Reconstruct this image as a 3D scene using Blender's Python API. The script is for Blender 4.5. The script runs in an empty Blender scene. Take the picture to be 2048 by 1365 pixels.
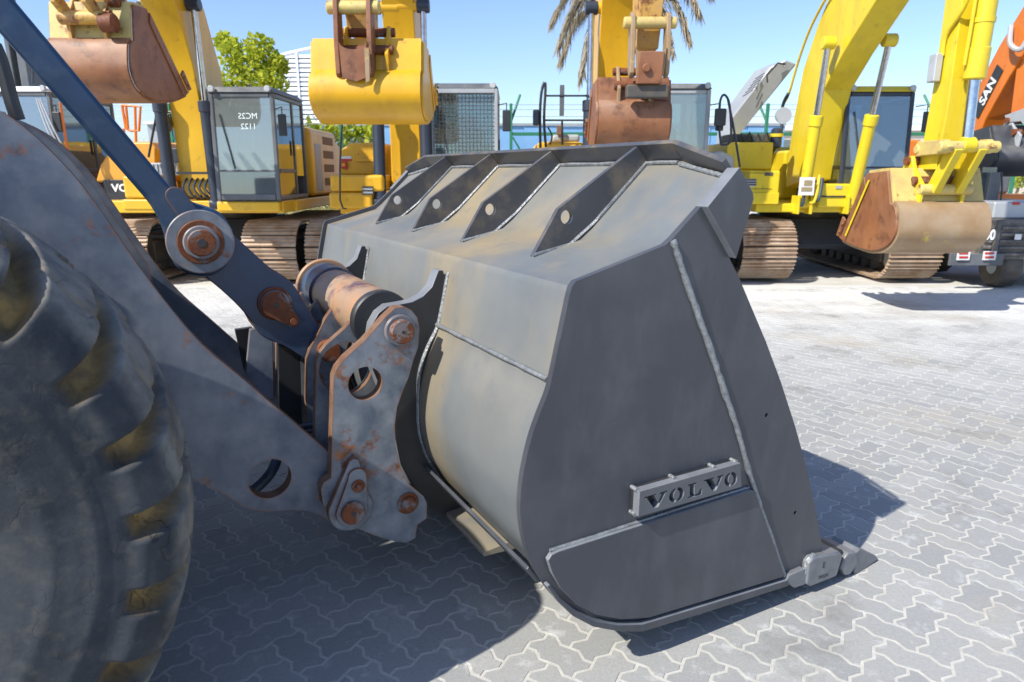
import bpy, bmesh, math, random
import numpy as np
from mathutils import Vector, Matrix
R = math.radians
random.seed(7); RNG = np.random.default_rng(7)
scene = bpy.context.scene
COL = scene.collection
# ---------------------------------------------------------------- camera (24 mm, level, 13.8 deg down, eye at 1.70 m)
FPX, YH, EYE = 1365.0, 347.0, 1.70
CXP, CYP = 1024.0, 682.5
PITCH = math.atan((CYP - YH) / FPX)
cd = bpy.data.cameras.new('camera'); cam = bpy.data.objects.new('camera', cd); COL.objects.link(cam)
cd.sensor_width = 36.0; cd.lens = FPX / 2048 * 36; cd.clip_start = 0.05; cd.clip_end = 3000
cam.location = (0, 0, EYE); cam.rotation_euler = (math.pi / 2 - PITCH, 0, 0)
cd.dof.use_dof = True; cd.dof.focus_distance = 3.1; cd.dof.aperture_fstop = 4.0
scene.camera = cam
# ---------------------------------------------------------------- sky, sun, exposure
SUN_EL, SUN_AZ = 44.0, 219.0          # direction towards the sun, azimuth counter-clockwise from +X
wd = bpy.data.worlds.new('World'); scene.world = wd; wd.use_nodes = True
nt = wd.node_tree; bg = nt.nodes['Background']
sk = nt.nodes.new('ShaderNodeTexSky'); sk.sky_type = 'NISHITA'; sk.sun_disc = False
sk.sun_elevation = R(SUN_EL); sk.sun_rotation = R(90 - SUN_AZ)
sk.altitude = 0; sk.air_density = 1.0; sk.dust_density = 0.7; sk.ozone_density = 1.0
tn = nt.nodes.new('ShaderNodeMix'); tn.data_type = 'RGBA'; tn.blend_type = 'MULTIPLY'; tn.inputs[0].default_value = 1.0; tn.inputs[7].default_value = (.90, .985, 1.19, 1)
nt.links.new(sk.outputs[0], tn.inputs[6]); nt.links.new(tn.outputs[2], bg.inputs['Color']); bg.inputs['Strength'].default_value = 0.132
sd = bpy.data.lights.new('sun', 'SUN'); sun = bpy.data.objects.new('sun', sd); COL.objects.link(sun)
sd.energy = 5.0; sd.angle = R(0.53); sd.color = (1.0, 0.95, 0.86)
tosun = Vector((math.cos(R(SUN_AZ)) * math.cos(R(SUN_EL)), math.sin(R(SUN_AZ)) * math.cos(R(SUN_EL)), math.sin(R(SUN_EL))))
sun.rotation_euler = tosun.to_track_quat('Z', 'Y').to_euler(); sun.location = (-8, -6, 12)
vs = scene.view_settings; vs.view_transform = 'Standard'; vs.look = 'None'; vs.exposure = 0.46; vs.gamma = 1.0
vs.use_curve_mapping = False
# ---------------------------------------------------------------- pixels to rays
def ray(x, y):
    c, s = math.cos(PITCH), math.sin(PITCH); X = (x - CXP) / FPX; Y = -(y - CYP) / FPX
    return np.array([X, c + Y * s, -s + Y * c])
def ground(x, y, z=0.0):
    d = ray(x, y); t = (z - EYE) / d[2]; return np.array([d[0] * t, d[1] * t, z])
def PY(x, y, Y0):
    d = ray(x, y); t = Y0 / d[1]; return (d[0] * t, EYE + d[2] * t)
def PX(x, y, X0):
    d = ray(x, y); t = X0 / d[0]; return (d[1] * t, EYE + d[2] * t)
# loader frame: u forward, s to the far side, z up, origin at the tip of the nearest tooth
WV = ray(262, YH); WV = WV / np.linalg.norm(WV); UV = np.array([WV[1], -WV[0], 0.0]); T0 = ground(1762, 1122)
YAW = math.atan2(UV[1], UV[0])
def S(x, y, s=0.0):
    o = T0 + WV * s - np.array([0, 0, EYE]); d = ray(x, y); t = (o @ WV) / (d @ WV)
    q = np.array([0, 0, EYE]) + d * t; return ((q - T0) @ UV, q[2])
def SS(pts, s): return [S(x, y, s) for x, y in pts]
# ---------------------------------------------------------------- object helpers
BASE = {}
def empty(name, base, label, cat, group=None, rotz=0.0, frame=False):
    o = bpy.data.objects.new(name, None); COL.objects.link(o); o.empty_display_size = 0.3
    if frame:   # base in loader frame
        p = T0 + UV * base[0] + WV * base[1] + np.array([0, 0, base[2]]); o.location = p; o.rotation_euler = (0, 0, YAW)
    else:
        o.location = base; o.rotation_euler = (0, 0, rotz)
    BASE[o.name] = np.array(base, float)
    o['label'] = label; o['category'] = cat
    if group: o['group'] = group
    return o
def tag(o, label=None, cat=None, group=None, kind=None):
    if label: o['label'] = label
    if cat: o['category'] = cat
    if group: o['group'] = group
    if kind: o['kind'] = kind
    return o
def rootbase(p):
    while p is not None:
        if p.name in BASE: return BASE[p.name]
        p = p.parent
    return np.zeros(3)
class MB:
    def __init__(self): self.v = []; self.f = []; self.m = []
    def add(self, V, F, m=0):
        o = len(self.v); self.v += [tuple(map(float, p)) for p in V]
        for f in F: self.f.append([i + o for i in f]); self.m.append(m)
        return self
    def box(self, a, b, m=0):
        x0, y0, z0 = a; x1, y1, z1 = b
        return self.add([(x0,y0,z0),(x1,y0,z0),(x1,y1,z0),(x0,y1,z0),(x0,y0,z1),(x1,y0,z1),(x1,y1,z1),(x0,y1,z1)],
            [(0,3,2,1),(4,5,6,7),(0,1,5,4),(1,2,6,5),(2,3,7,6),(3,0,4,7)], m)
    def hexa(self, P, m=0):    # 8 points, bottom loop then top loop
        return self.add(P, [(0,3,2,1),(4,5,6,7),(0,1,5,4),(1,2,6,5),(2,3,7,6),(3,0,4,7)], m)
    def prism(self, poly, a, b, axis='s', m=0, me=None, holes=None, skew=None):
        me = m if me is None else me
        if axis == 's': f = lambda p, t: (p[0], t, p[1])       # poly (u,z) or (x,z), extruded along the second axis
        elif axis == 'x': f = lambda p, t: (t, p[0], p[1])     # poly (y,z), extruded along x
        else: f = lambda p, t: (p[0], p[1], t)                 # poly (x,y), extruded along z
        loops = [list(poly)] + [list(h) for h in (holes or [])]
        if not holes:
            n = len(poly); V = [f(p, a) for p in poly] + [f(p, b) for p in poly]
            self.add(V, [list(range(n)), list(range(2*n-1, n-1, -1))], m)
            o = len(self.v) - 2*n
            for i in range(n):
                j = (i+1) % n; self.f.append([o+i, o+j, o+n+j, o+n+i][::-1]); self.m.append(me)
            return self
        bm = bmesh.new(); vs_ = []; es = []
        for L in loops:
            vv = [bm.verts.new((p[0], p[1], 0)) for p in L]; vs_ += vv
            es += [bm.edges.new((vv[i], vv[(i+1) % len(vv)])) for i in range(len(vv))]
        bmesh.ops.triangle_fill(bm, use_beauty=True, use_dissolve=False, edges=es, normal=(0, 0, 1))
        bm.verts.index_update(); bm.verts.ensure_lookup_table()
        P = [(v.co.x, v.co.y) for v in bm.verts]; T = [[v.index for v in fc.verts] for fc in bm.faces]; n = len(P)
        self.add([f(p, a) for p in P] + [f(p, b) for p in P], [], m); o = len(self.v) - 2*n
        for t in T:
            self.f.append([o+i for i in t]); self.m.append(m); self.f.append([o+n+i for i in t[::-1]]); self.m.append(m)
        k = 0
        for L in loops:
            n2 = len(L)
            for i in range(n2):
                i0, i1 = k+i, k+(i+1) % n2
                self.f.append([o+i0, o+i1, o+n+i1, o+n+i0]); self.m.append(me)
            k += n2
        bm.free(); return self
    def ring(self, rings, cap=True, m=0, closed=False):
        n = len(rings[0]); V = [p for r in rings for p in r]; F = []
        K = len(rings)
        for k in range(K if closed else K-1):
            for i in range(n):
                j = (i+1) % n; k2 = (k+1) % K; F.append((k*n+i, k*n+j, k2*n+j, k2*n+i))
        if cap and not closed: F.append(tuple(range(n-1, -1, -1))); F.append(tuple((K-1)*n+i for i in range(n)))
        return self.add(V, F, m)
    def tube(self, path, r, n=8, m=0, cap=True):
        P = [Vector(p) for p in path]; rr = r if isinstance(r, (list, tuple)) else [r]*len(P); rings = []
        up = None
        for i, p in enumerate(P):
            d = (P[min(i+1, len(P)-1)] - P[max(i-1, 0)]).normalized()
            if up is None:
                up = Vector((0, 0, 1)) if abs(d.z) < .9 else Vector((1, 0, 0))
            a = d.cross(up).normalized(); b = a.cross(d).normalized(); up = b
            rings.append([tuple(p + (a*math.cos(2*math.pi*k/n) + b*math.sin(2*math.pi*k/n))*rr[i]) for k in range(n)])
        return self.ring(rings, cap, m)
    def cyl(self, p0, p1, r, n=24, m=0, ch=0.0):
        p0 = Vector(p0); p1 = Vector(p1); d = (p1-p0); L = d.length; d /= L
        up = Vector((0, 0, 1)) if abs(d.z) < .9 else Vector((1, 0, 0)); a = d.cross(up).normalized(); b = a.cross(d)
        st = [(0, r)] + [(L, r)] if ch <= 0 else [(0, r-ch), (ch, r), (L-ch, r), (L, r-ch)]
        rings = [[tuple(p0 + d*t + (a*math.cos(2*math.pi*k/n) + b*math.sin(2*math.pi*k/n))*q) for k in range(n)] for t, q in st]
        return self.ring(rings, True, m)
    def build(self, name, mats, parent=None, bevel=0.0, smooth=32, seg=2):
        me = bpy.data.meshes.new(name); V = np.array(self.v) - rootbase(parent)
        me.from_pydata(V.tolist(), [], self.f); me.update()
        if not isinstance(mats, (list, tuple)): mats = [mats]
        for mm in mats: me.materials.append(mm)
        me.polygons.foreach_set('material_index', np.minimum(np.array(self.m, dtype=np.int32), len(mats)-1))
        bm = bmesh.new(); bm.from_mesh(me); bmesh.ops.recalc_face_normals(bm, faces=bm.faces); bm.to_mesh(me); bm.free()
        if smooth:
            me.polygons.foreach_set('use_smooth', [True]*len(me.polygons)); me.set_sharp_from_angle(angle=R(smooth))
        o = bpy.data.objects.new(name, me); COL.objects.link(o); o.parent = parent
        if bevel > 0:
            b = o.modifiers.new('bevel', 'BEVEL'); b.width = bevel; b.segments = seg; b.limit_method = 'ANGLE'; b.angle_limit = R(40)
            b.use_clamp_overlap = True; b.harden_normals = bool(smooth)
        return o
def dup(o, parent=None):
    c = o.copy(); COL.objects.link(c); c.parent = parent
    return c
def catmull(P, n=6):
    P = [np.array(p, float) for p in P]; out = []
    for i in range(len(P)-1):
        p0 = P[max(i-1, 0)]; p1 = P[i]; p2 = P[i+1]; p3 = P[min(i+2, len(P)-1)]
        for k in range(n):
            t = k/n; out.append(tuple(.5*((2*p1)+(-p0+p2)*t+(2*p0-5*p1+4*p2-p3)*t*t+(-p0+3*p1-3*p2+p3)*t**3)))
    out.append(tuple(P[-1])); return out
def circ(c, r, n=24, a0=0, a1=360):
    full = abs(a1-a0) >= 360
    return [(c[0]+r*math.cos(R(a0+(a1-a0)*k/(n if full else n-1))), c[1]+r*math.sin(R(a0+(a1-a0)*k/(n if full else n-1)))) for k in range(n)]
def text_mesh(txt, size, font_scale=(1, 1), bold=0.0, extr=0.0):
    cu = bpy.data.curves.new('txt', 'FONT'); cu.body = txt; cu.size = size; cu.offset = bold; cu.extrude = extr
    cu.align_x = 'CENTER'; cu.align_y = 'CENTER'; cu.resolution_u = 3
    o = bpy.data.objects.new('txt', cu); COL.objects.link(o)
    dg = bpy.context.evaluated_depsgraph_get(); me = bpy.data.meshes.new_from_object(o.evaluated_get(dg))
    V = [(v.co.x*font_scale[0], v.co.y*font_scale[1], v.co.z) for v in me.vertices]; F = [list(p.vertices) for p in me.polygons]
    bpy.data.objects.remove(o); bpy.data.curves.remove(cu); bpy.data.meshes.remove(me)
    return V, F
# ---------------------------------------------------------------- materials
def lin(r, g, b): return tuple(((c/255)/12.92 if c/255 <= .04045 else ((c/255+.055)/1.055)**2.4) for c in (r, g, b)) + (1,)
RUST = (0.10, 0.028, 0.010, 1); RUSTL = (0.42, 0.20, 0.09, 1)
def M(name, col, rough=.5, metal=0.0, var=None, dust=None, rust=None, edge=None, bump=None, streak=None, grime=None, coat=0.0, spec=.5):
    m = bpy.data.materials.new(name); m.use_nodes = True; t = m.node_tree; N = t.nodes; L = t.links.new
    b = N['Principled BSDF']; geo = N.new('ShaderNodeNewGeometry'); pos = geo.outputs['Position']
    def noise(scale, detail=4, rgh=.6, stretch=None, off=0):
        vec = pos
        if stretch or off:
            mp = N.new('ShaderNodeMapping'); L(pos, mp.inputs['Vector']); mp.inputs['Location'].default_value = (off, off*.7, off*.3)
            if stretch: mp.inputs['Scale'].default_value = stretch
            vec = mp.outputs[0]
        n = N.new('ShaderNodeTexNoise'); L(vec, n.inputs['Vector']); n.inputs['Scale'].default_value = scale
        n.inputs['Detail'].default_value = detail; n.inputs['Roughness'].default_value = rgh; return n.outputs['Fac']
    def ramp(fac, a, b_):
        r = N.new('ShaderNodeMapRange'); r.clamp = True; L(fac, r.inputs['Value']); r.inputs['From Min'].default_value = a; r.inputs['From Max'].default_value = b_
        return r.outputs[0]
    def math_(op, a, b_):
        q = N.new('ShaderNodeMath'); q.operation = op; q.use_clamp = True
        for i, z in enumerate((a, b_)):
            if isinstance(z, (int, float)): q.inputs[i].default_value = z
            else: L(z, q.inputs[i])
        return q.outputs[0]
    def mix(fac, a, b_):
        q = N.new('ShaderNodeMix'); q.data_type = 'RGBA'
        if isinstance(fac, (int, float)): q.inputs[0].default_value = fac
        else: L(fac, q.inputs[0])
        for i, z in ((6, a), (7, b_)):
            if isinstance(z, tuple): q.inputs[i].default_value = z
            else: L(z, q.inputs[i])
        return q.outputs[2]
    c = tuple(col)[:3] + (1,); rg = rough
    if var: c = mix(ramp(noise(var[1], 5, .65), .3, .7), c, tuple(var[0])[:3] + (1,))
    if streak:   # (colour, amount, scale, stretch)
        c = mix(math_('MULTIPLY', ramp(noise(streak[2], 5, .6, streak[3], 3), .485, .72), streak[1]), c, tuple(streak[0])[:3]+(1,))
    if dust:     # (colour, amount, scale, lo, hi, up-facing only)
        msk = math_('MULTIPLY', ramp(noise(dust[2], 5, .6, None, 7), dust[3], dust[4]), dust[1])
        if dust[5]:
            sx = N.new('ShaderNodeSeparateXYZ'); L(geo.outputs['Normal'], sx.inputs[0]); msk = math_('MULTIPLY', msk, ramp(sx.outputs[2], -.1, .5))
        c = mix(msk, c, tuple(dust[0])[:3]+(1,))
        q = N.new('ShaderNodeMix'); L(msk, q.inputs[0]); q.inputs[2].default_value = rough; q.inputs[3].default_value = .85; rg = q.outputs[0]
    if grime:
        c = mix(math_('MULTIPLY', ramp(noise(grime[2], 6, .7, None, 13), grime[3], grime[4]), grime[1]), c, tuple(grime[0])[:3]+(1,))
    if rust:     # (lo, hi, scale)
        rn = ramp(noise(rust[2], 7, .7, None, 21), rust[0], rust[1]); rc = mix(ramp(noise(rust[2]*4, 4, .6), .35, .65), RUST, (.32, .12, .04, 1))
        c = mix(rn, c, rc)
    if edge:     # (colour, radius, strength)
        bv = N.new('ShaderNodeBevel'); bv.samples = 4; bv.inputs['Radius'].default_value = edge[1]
        dp = N.new('ShaderNodeVectorMath'); dp.operation = 'DOT_PRODUCT'; L(bv.outputs[0], dp.inputs[0]); L(geo.outputs['Normal'], dp.inputs[1])
        e = ramp(dp.outputs['Value'], .985, .80); e = math_('MULTIPLY', e, ramp(noise(9, 4, .6, None, 31), .38, .55)); e = math_('MULTIPLY', e, edge[2])
        c = mix(e, c, tuple(edge[0])[:3]+(1,))
    if isinstance(c, tuple): b.inputs['Base Color'].default_value = c
    else: L(c, b.inputs['Base Color'])
    if isinstance(rg, (int, float)): b.inputs['Roughness'].default_value = rg
    else: L(rg, b.inputs['Roughness'])
    b.inputs['Metallic'].default_value = metal; b.inputs['Specular IOR Level'].default_value = spec; b.inputs['Coat Weight'].default_value = coat
    if bump:     # (scale, strength, distance)
        bn = N.new('ShaderNodeBump'); L(noise(bump[0], 5, .65, None, 5), bn.inputs['Height']); bn.inputs['Strength'].default_value = bump[1]; bn.inputs['Distance'].default_value = bump[2]
        L(bn.outputs[0], b.inputs['Normal'])
    return m
def glass(name, tint, refl=.12, alpha=.75, rough=.03):
    m = bpy.data.materials.new(name); m.use_nodes = True; t = m.node_tree; N = t.nodes; L = t.links.new
    N.remove(N['Principled BSDF']); out = N['Material Output']
    tr = N.new('ShaderNodeBsdfTransparent'); tr.inputs[0].default_value = tuple(tint)+(1,)
    gl = N.new('ShaderNodeBsdfGlossy'); gl.inputs['Roughness'].default_value = rough; gl.inputs['Color'].default_value = (.9, .97, 1, 1)
    df = N.new('ShaderNodeBsdfDiffuse'); df.inputs[0].default_value = (.45, .52, .5, 1)
    lw = N.new('ShaderNodeFresnel'); lw.inputs[0].default_value = 1.52
    ad = N.new('ShaderNodeMath'); ad.operation = 'ADD'; ad.inputs[1].default_value = refl; L(lw.outputs[0], ad.inputs[0])
    m1 = N.new('ShaderNodeMixShader'); m1.inputs[0].default_value = 1-alpha; L(tr.outputs[0], m1.inputs[1]); L(df.outputs[0], m1.inputs[2])
    m2 = N.new('ShaderNodeMixShader'); L(ad.outputs[0], m2.inputs[0]); L(m1.outputs[0], m2.inputs[1]); L(gl.outputs[0], m2.inputs[2])
    L(m2.outputs[0], out.inputs[0]); return m
SAND = (.50, .36, .17)
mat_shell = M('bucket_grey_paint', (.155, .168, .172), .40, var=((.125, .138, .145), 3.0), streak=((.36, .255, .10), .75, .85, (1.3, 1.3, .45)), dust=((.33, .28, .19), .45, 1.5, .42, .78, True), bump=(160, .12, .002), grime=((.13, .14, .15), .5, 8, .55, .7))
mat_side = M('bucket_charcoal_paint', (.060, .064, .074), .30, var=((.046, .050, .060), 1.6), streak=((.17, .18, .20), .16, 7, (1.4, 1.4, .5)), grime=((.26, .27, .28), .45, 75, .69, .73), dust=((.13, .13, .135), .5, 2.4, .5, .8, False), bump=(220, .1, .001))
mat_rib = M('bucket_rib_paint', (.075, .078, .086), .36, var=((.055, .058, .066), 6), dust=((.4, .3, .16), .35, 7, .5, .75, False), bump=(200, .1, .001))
mat_edge = M('lit_edge_paint', (.21, .225, .245), .36, var=((.14, .15, .165), 9))  # edges painted lighter to stand for the sky light they catch
mat_weld = M('weld_bead', (.34, .36, .37), .33, .35, var=((.16, .17, .18), 45), bump=(90, .8, .006))
mat_cast = M('cast_tooth_paint', (.2, .21, .22), .4, .1, var=((.14, .145, .15), 18), bump=(120, .3, .003), edge=((.5, .26, .08), .006, .5))
mat_arm = M('arm_grey_worn_paint', (.115, .14, .18), .40, var=((.05, .07, .105), 2.4), streak=((.36, .38, .41), .5, 2.0, (1, 1, .6)), dust=((.40, .40, .40), .4, 5, .45, .72, False), grime=((.24, .11, .05), .7, 26, .66, .78), rust=(.62, .72, 5.5), edge=((.22, .085, .03), .016, .95), bump=(90, .2, .002))
mat_coupler = M('coupler_worn_paint', (.15, .175, .205), .40, var=((.07, .09, .12), 5), streak=((.40, .42, .45), .45, 3.5, (1, 1, .5)), dust=((.42, .43, .43), .45, 8, .42, .7, False), rust=(.585, .665, 4.5), edge=((.24, .095, .033), .014, 1.0), bump=(110, .2, .002))
mat_beam = M('sky_tinted_beam_grey', (.022, .055, .115), .36, var=((.012, .032, .07), 4), dust=((.10, .14, .19), .6, 6, .5, .8, False), grime=((.20, .26, .32), .5, 150, .66, .74), rust=(.70, .72, 7), edge=((.25, .1, .04), .014, .9), bump=(90, .2, .002))  # shaded grey paint, with the blue sky reflection put into its colour
mat_rust = M('rusty_steel', RUST, .7, 0, var=((.21, .062, .016), 14), grime=((.20, .20, .20), .8, 11, .55, .63), bump=(80, .45, .004))
mat_rustl = M('worn_rust_edge', (.22, .135, .085), .7, 0, var=((.11, .04, .016), 12), bump=(80, .35, .003))
mat_tube = M('worn_tube_paint', (.30, .22, .16), .5, 0, var=((.42, .22, .10), 9), grime=((.09, .05, .07), .9, 5, .50, .60), bump=(80, .3, .003))
mat_black = M('black_paint', (.018, .02, .023), .4, var=((.03, .032, .035), 8), dust=((.2, .18, .15), .3, 6, .5, .8, True))
mat_hose = M('hydraulic_hose', (.03, .05, .075), .45, bump=(200, .3, .002))
mat_chrome = M('chrome_rod', (.62, .64, .66), .16, 1.0, var=((.4, .42, .45), 14))
# ================================================================ GROUND
def ground_mat(name, pav, sand_amt):
    m = bpy.data.materials.new(name); m.use_nodes = True; t = m.node_tree; N = t.nodes; L = t.links.new; b = N['Principled BSDF']
    geo = N.new('ShaderNodeNewGeometry'); oi = N.new('ShaderNodeObjectInfo')
    def noise(s, d=5, r=.6, loc=(0, 0, 0), sc=(1, 1, 1)):
        mp = N.new('ShaderNodeMapping'); L(geo.outputs['Position'], mp.inputs[0]); mp.inputs['Location'].default_value = loc; mp.inputs['Scale'].default_value = sc
        n = N.new('ShaderNodeTexNoise'); L(mp.outputs[0], n.inputs['Vector']); n.inputs['Scale'].default_value = s; n.inputs['Detail'].default_value = d; n.inputs['Roughness'].default_value = r; return n.outputs['Fac']
    def rg(f, a, b_):
        r = N.new('ShaderNodeMapRange'); L(f, r.inputs[0]); r.inputs[1].default_value = a; r.inputs[2].default_value = b_; return r.outputs[0]
    def mt(op, a, b_):
        q = N.new('ShaderNodeMath'); q.operation = op; q.use_clamp = True
        for i, z in enumerate((a, b_)):
            if isinstance(z, (int, float)): q.inputs[i].default_value = z
            else: L(z, q.inputs[i])
        return q.outputs[0]
    def mix(f, a, b_):
        q = N.new('ShaderNodeMix'); q.data_type = 'RGBA'
        if isinstance(f, (int, float)): q.inputs[0].default_value = f
        else: L(f, q.inputs[0])
        for i, z in ((6, a), (7, b_)):
            if isinstance(z, tuple): q.inputs[i].default_value = z
            else: L(z, q.inputs[i])
        return q.outputs[2]
    if pav:
        ad = N.new('ShaderNodeMath'); ad.operation = 'ADD'; L(geo.outputs['Random Per Island'], ad.inputs[0]); L(oi.outputs['Random'], ad.inputs[1])
        fr = N.new('ShaderNodeMath'); fr.operation = 'FRACT'; L(ad.outputs[0], fr.inputs[0])
        c = mix(fr.outputs[0], (.27, .275, .27, 1), (.345, .345, .33, 1))
        c = mix(mt('MULTIPLY', rg(noise(70, 3, .7), .45, .75), .35), c, (.17, .175, .175, 1))
        c = mix(mt('MULTIPLY', rg(noise(160, 2, .7), .5, .7), .3), c, (.46, .46, .44, 1))
        c = mix(mt('MULTIPLY', rg(noise(9, 6, .7, (4, 1, 0)), .56, .70), .55), c, (.58, .585, .58, 1))     # pale scuffs
    else:
        c = mix(rg(noise(30, 4), .35, .65), (.43, .42, .38, 1), (.52, .51, .47, 1))
        c = mix(mt('MULTIPLY', rg(noise(5, 5, .7), .5, .7), .35), c, (.30, .28, .24, 1))
    # wind-blown pale dust, thicker towards the parked machines
    sx = N.new('ShaderNodeSeparateXYZ'); L(geo.outputs['Position'], sx.inputs[0])
    d1 = mt('ADD', rg(sx.outputs[1], 4.6, 8.8), 0.0); nz = rg(noise(.9, 6, .65, (2, 5, 0), (1, 1.6, 1)), .28, .62)
    dm = mt('MULTIPLY', mt('MULTIPLY', d1, 1.0), nz); dm = mt('ADD', dm, mt('MULTIPLY', rg(sx.outputs[1], 7.5, 10.5), .55))
    dm = mt('MULTIPLY', dm, .93)
    c = mix(dm, c, (.575, .575, .555, 1))
    c = mix(mt('MULTIPLY', rg(noise(.75, 5, .65, (9, 3, 0)), .54, .70), .5), c, (.37, .32, .24, 1))        # ochre sand film
    c = mix(mt('MULTIPLY', rg(noise(1.6, 6, .7, (31, 17, 0)), .57, .72), .6), c, (.15, .14, .125, 1))        # oil and soot stains
    L(c, b.inputs['Base Color']); b.inputs['Roughness'].default_value = .82; b.inputs['Specular IOR Level'].default_value = .3
    bn = N.new('ShaderNodeBump'); L(noise(110, 5, .75), bn.inputs['Height']); bn.inputs['Strength'].default_value = .35; bn.inputs['Distance'].default_value = .004
    L(bn.outputs[0], b.inputs['Normal']); return m
mat_paver = ground_mat('concrete_paver', True, 0); mat_sand = ground_mat('joint_sand', False, 0)
mat_yard = M('dusty_yard', (.56, .555, .53), .9, var=((.50, .47, .41), .5), dust=((.34, .30, .24), .5, .8, .55, .75, False), grime=((.66, .66, .65), .7, 2.2, .5, .7), bump=(30, .3, .01))
g = MB().add([(-1500, -300, 0), (1500, -300, 0), (1500, 2600, 0), (-1500, 2600, 0)], [(0, 1, 2, 3)])
g.v = [(x, y, -.03) for x, y, z in g.v]
tag(g.build('ground', mat_yard, smooth=0), kind='structure')
U = 0.11221; TH = R(-46.257); PO = np.array([1.72755, 2.53892])
AV = np.array([math.cos(TH), math.sin(TH)]); BV = np.array([math.sin(TH), -math.cos(TH)])
pv = MB().add([(-11, -4, 0), (13, -4, 0), (13, 10.6, 0), (-11, 10.6, 0)], [(0, 1, 2, 3)])
pv.v = [(x, y, -.0022) for x, y, z in pv.v]
paving = tag(pv.build('paving', mat_sand, smooth=0), kind='structure')
WH = [(.0, .0), (.31, -.085), (.69, .10)]; WVv = [(.0, .0), (.28, .11), (.72, -.10)]
def paver_outline(w, h):
    P = []
    for k in range(w): P += [(k+t, d) for t, d in WH]
    for k in range(h): P += [(w+d, k+t) for t, d in WVv]
    tp = []
    for k in range(w): tp += [(k+t, h+d) for t, d in WH]
    tp.append((w, h)); P += tp[:0:-1]
    lf = []
    for k in range(h): lf += [(d, k+t) for t, d in WVv]
    lf.append((0, h)); P += lf[:0:-1]
    return P
def inset(P, d):
    n = len(P); out = []
    for i in range(n):
        p0, p1, p2 = np.array(P[i-1]), np.array(P[i]), np.array(P[(i+1) % n])
        a = (p1-p0)/np.linalg.norm(p1-p0); b = (p2-p1)/np.linalg.norm(p2-p1)
        na = np.array([-a[1], a[0]]); nb = np.array([-b[1], b[0]]); m = na+nb; m /= max(np.linalg.norm(m), 1e-6)
        out.append(tuple(p1 + m*d/max(m@na, .45)))
    return out
def paver_mesh(w, h):
    P = paver_outline(w, h); a = inset(P, .003/U); b = inset(P, .0065/U); n = len(P)
    W = lambda p, z: tuple(AV*p[0]*U + BV*p[1]*U) + (z,)
    V = [W(p, -.012) for p in a] + [W(p, 0.0) for p in b]
    F = [list(range(n, 2*n))[::-1]] + [[i, n+i, n+(i+1) % n, (i+1) % n] for i in range(n)]
    return np.array(V), F
PM = {}
for key, (w, h) in (('h', (2, 1)), ('v', (1, 2))):
    V, F = paver_mesh(w, h); me = bpy.data.meshes.new('paver_'+key); me.from_pydata(V.tolist(), [], F); me.update(); me.materials.append(mat_paver)
    PM[key] = (V, F, me)
lst = []
for i in range(-140, 141):
    for j in range(-140, 141):
        k = (i-j) % 4
        if k == 0: kind, c = 'h', (i+1, j+.5)
        elif k == 3: kind, c = 'v', (i+.5, j+1)
        else: continue
        w = PO + AV*i*U + BV*j*U; cw = PO + AV*c[0]*U + BV*c[1]*U
        if not (-10.5 < cw[0] < 12.5 and -1.5 < cw[1] < 10.3): continue
        if cw[1] < 0 and abs(cw[0]) > 4: continue
        d = np.array([cw[0], cw[1], -EYE]); z = d[1]*math.cos(PITCH) - d[2]*math.sin(PITCH)
        px = CXP + FPX*d[0]/max(z, .01); py = CYP - FPX*(d[1]*math.sin(PITCH)+d[2]*math.cos(PITCH))/max(z, .01)
        vis = z > .2 and 330 < px < 2080 and py < 1400 and (py > 1010 or px > 1560)
        if 880 < px < 1590 and py < 1215: vis = False
        lst.append((0 if vis else 1, z, kind, w))
lst.sort(key=lambda q: (q[0], q[1]))
allV = []; allF = []; allL = []
off = 0
for n, (nv, z, kind, w) in enumerate(lst):
    dz = float(RNG.uniform(-.0005, .0006)); tx, ty = RNG.uniform(-.005, .005, 2)
    if n < 300:
        o = bpy.data.objects.new('paver', PM[kind][2]); COL.objects.link(o); o.parent = paving
        o.location = (w[0], w[1], dz); o.rotation_euler = (tx*.6, ty*.6, 0)
    else:
        V = PM[kind][0]; Vn = V + np.array([w[0], w[1], dz]); Vn[:, 2] += V[:, 0]*ty*.6 + V[:, 1]*tx*.6
        allV.append(Vn); allF += [[q+off for q in f] for f in PM[kind][1]]; off += len(V)
me = bpy.data.meshes.new('paver_field'); me.from_pydata(np.concatenate(allV).tolist(), [], allF); me.update(); me.materials.append(mat_paver)
pf = bpy.data.objects.new('paver_field', me); COL.objects.link(pf); pf.parent = paving; pf['kind'] = 'stuff'
# ================================================================ LOADER BUCKET (loader frame)
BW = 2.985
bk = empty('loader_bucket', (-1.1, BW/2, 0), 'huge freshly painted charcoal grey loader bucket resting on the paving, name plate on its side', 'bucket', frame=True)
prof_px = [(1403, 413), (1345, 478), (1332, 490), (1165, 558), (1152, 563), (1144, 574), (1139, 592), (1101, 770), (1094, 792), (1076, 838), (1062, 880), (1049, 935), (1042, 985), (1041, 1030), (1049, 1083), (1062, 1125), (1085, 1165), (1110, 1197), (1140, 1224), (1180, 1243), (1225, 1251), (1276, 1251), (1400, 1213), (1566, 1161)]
prof = [S(x, y) for x, y in prof_px]
GD = np.array(S(1465, 335)) - np.array(S(1345, 478)); GD /= np.linalg.norm(GD); GN = np.array([-GD[1], GD[0]])   # spill guard direction and normal
G0 = np.array(S(1345, 478)); 
def gl(t, h=0.0): q = G0 + GD*t + GN*h; return (float(q[0]), float(q[1]))
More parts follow.
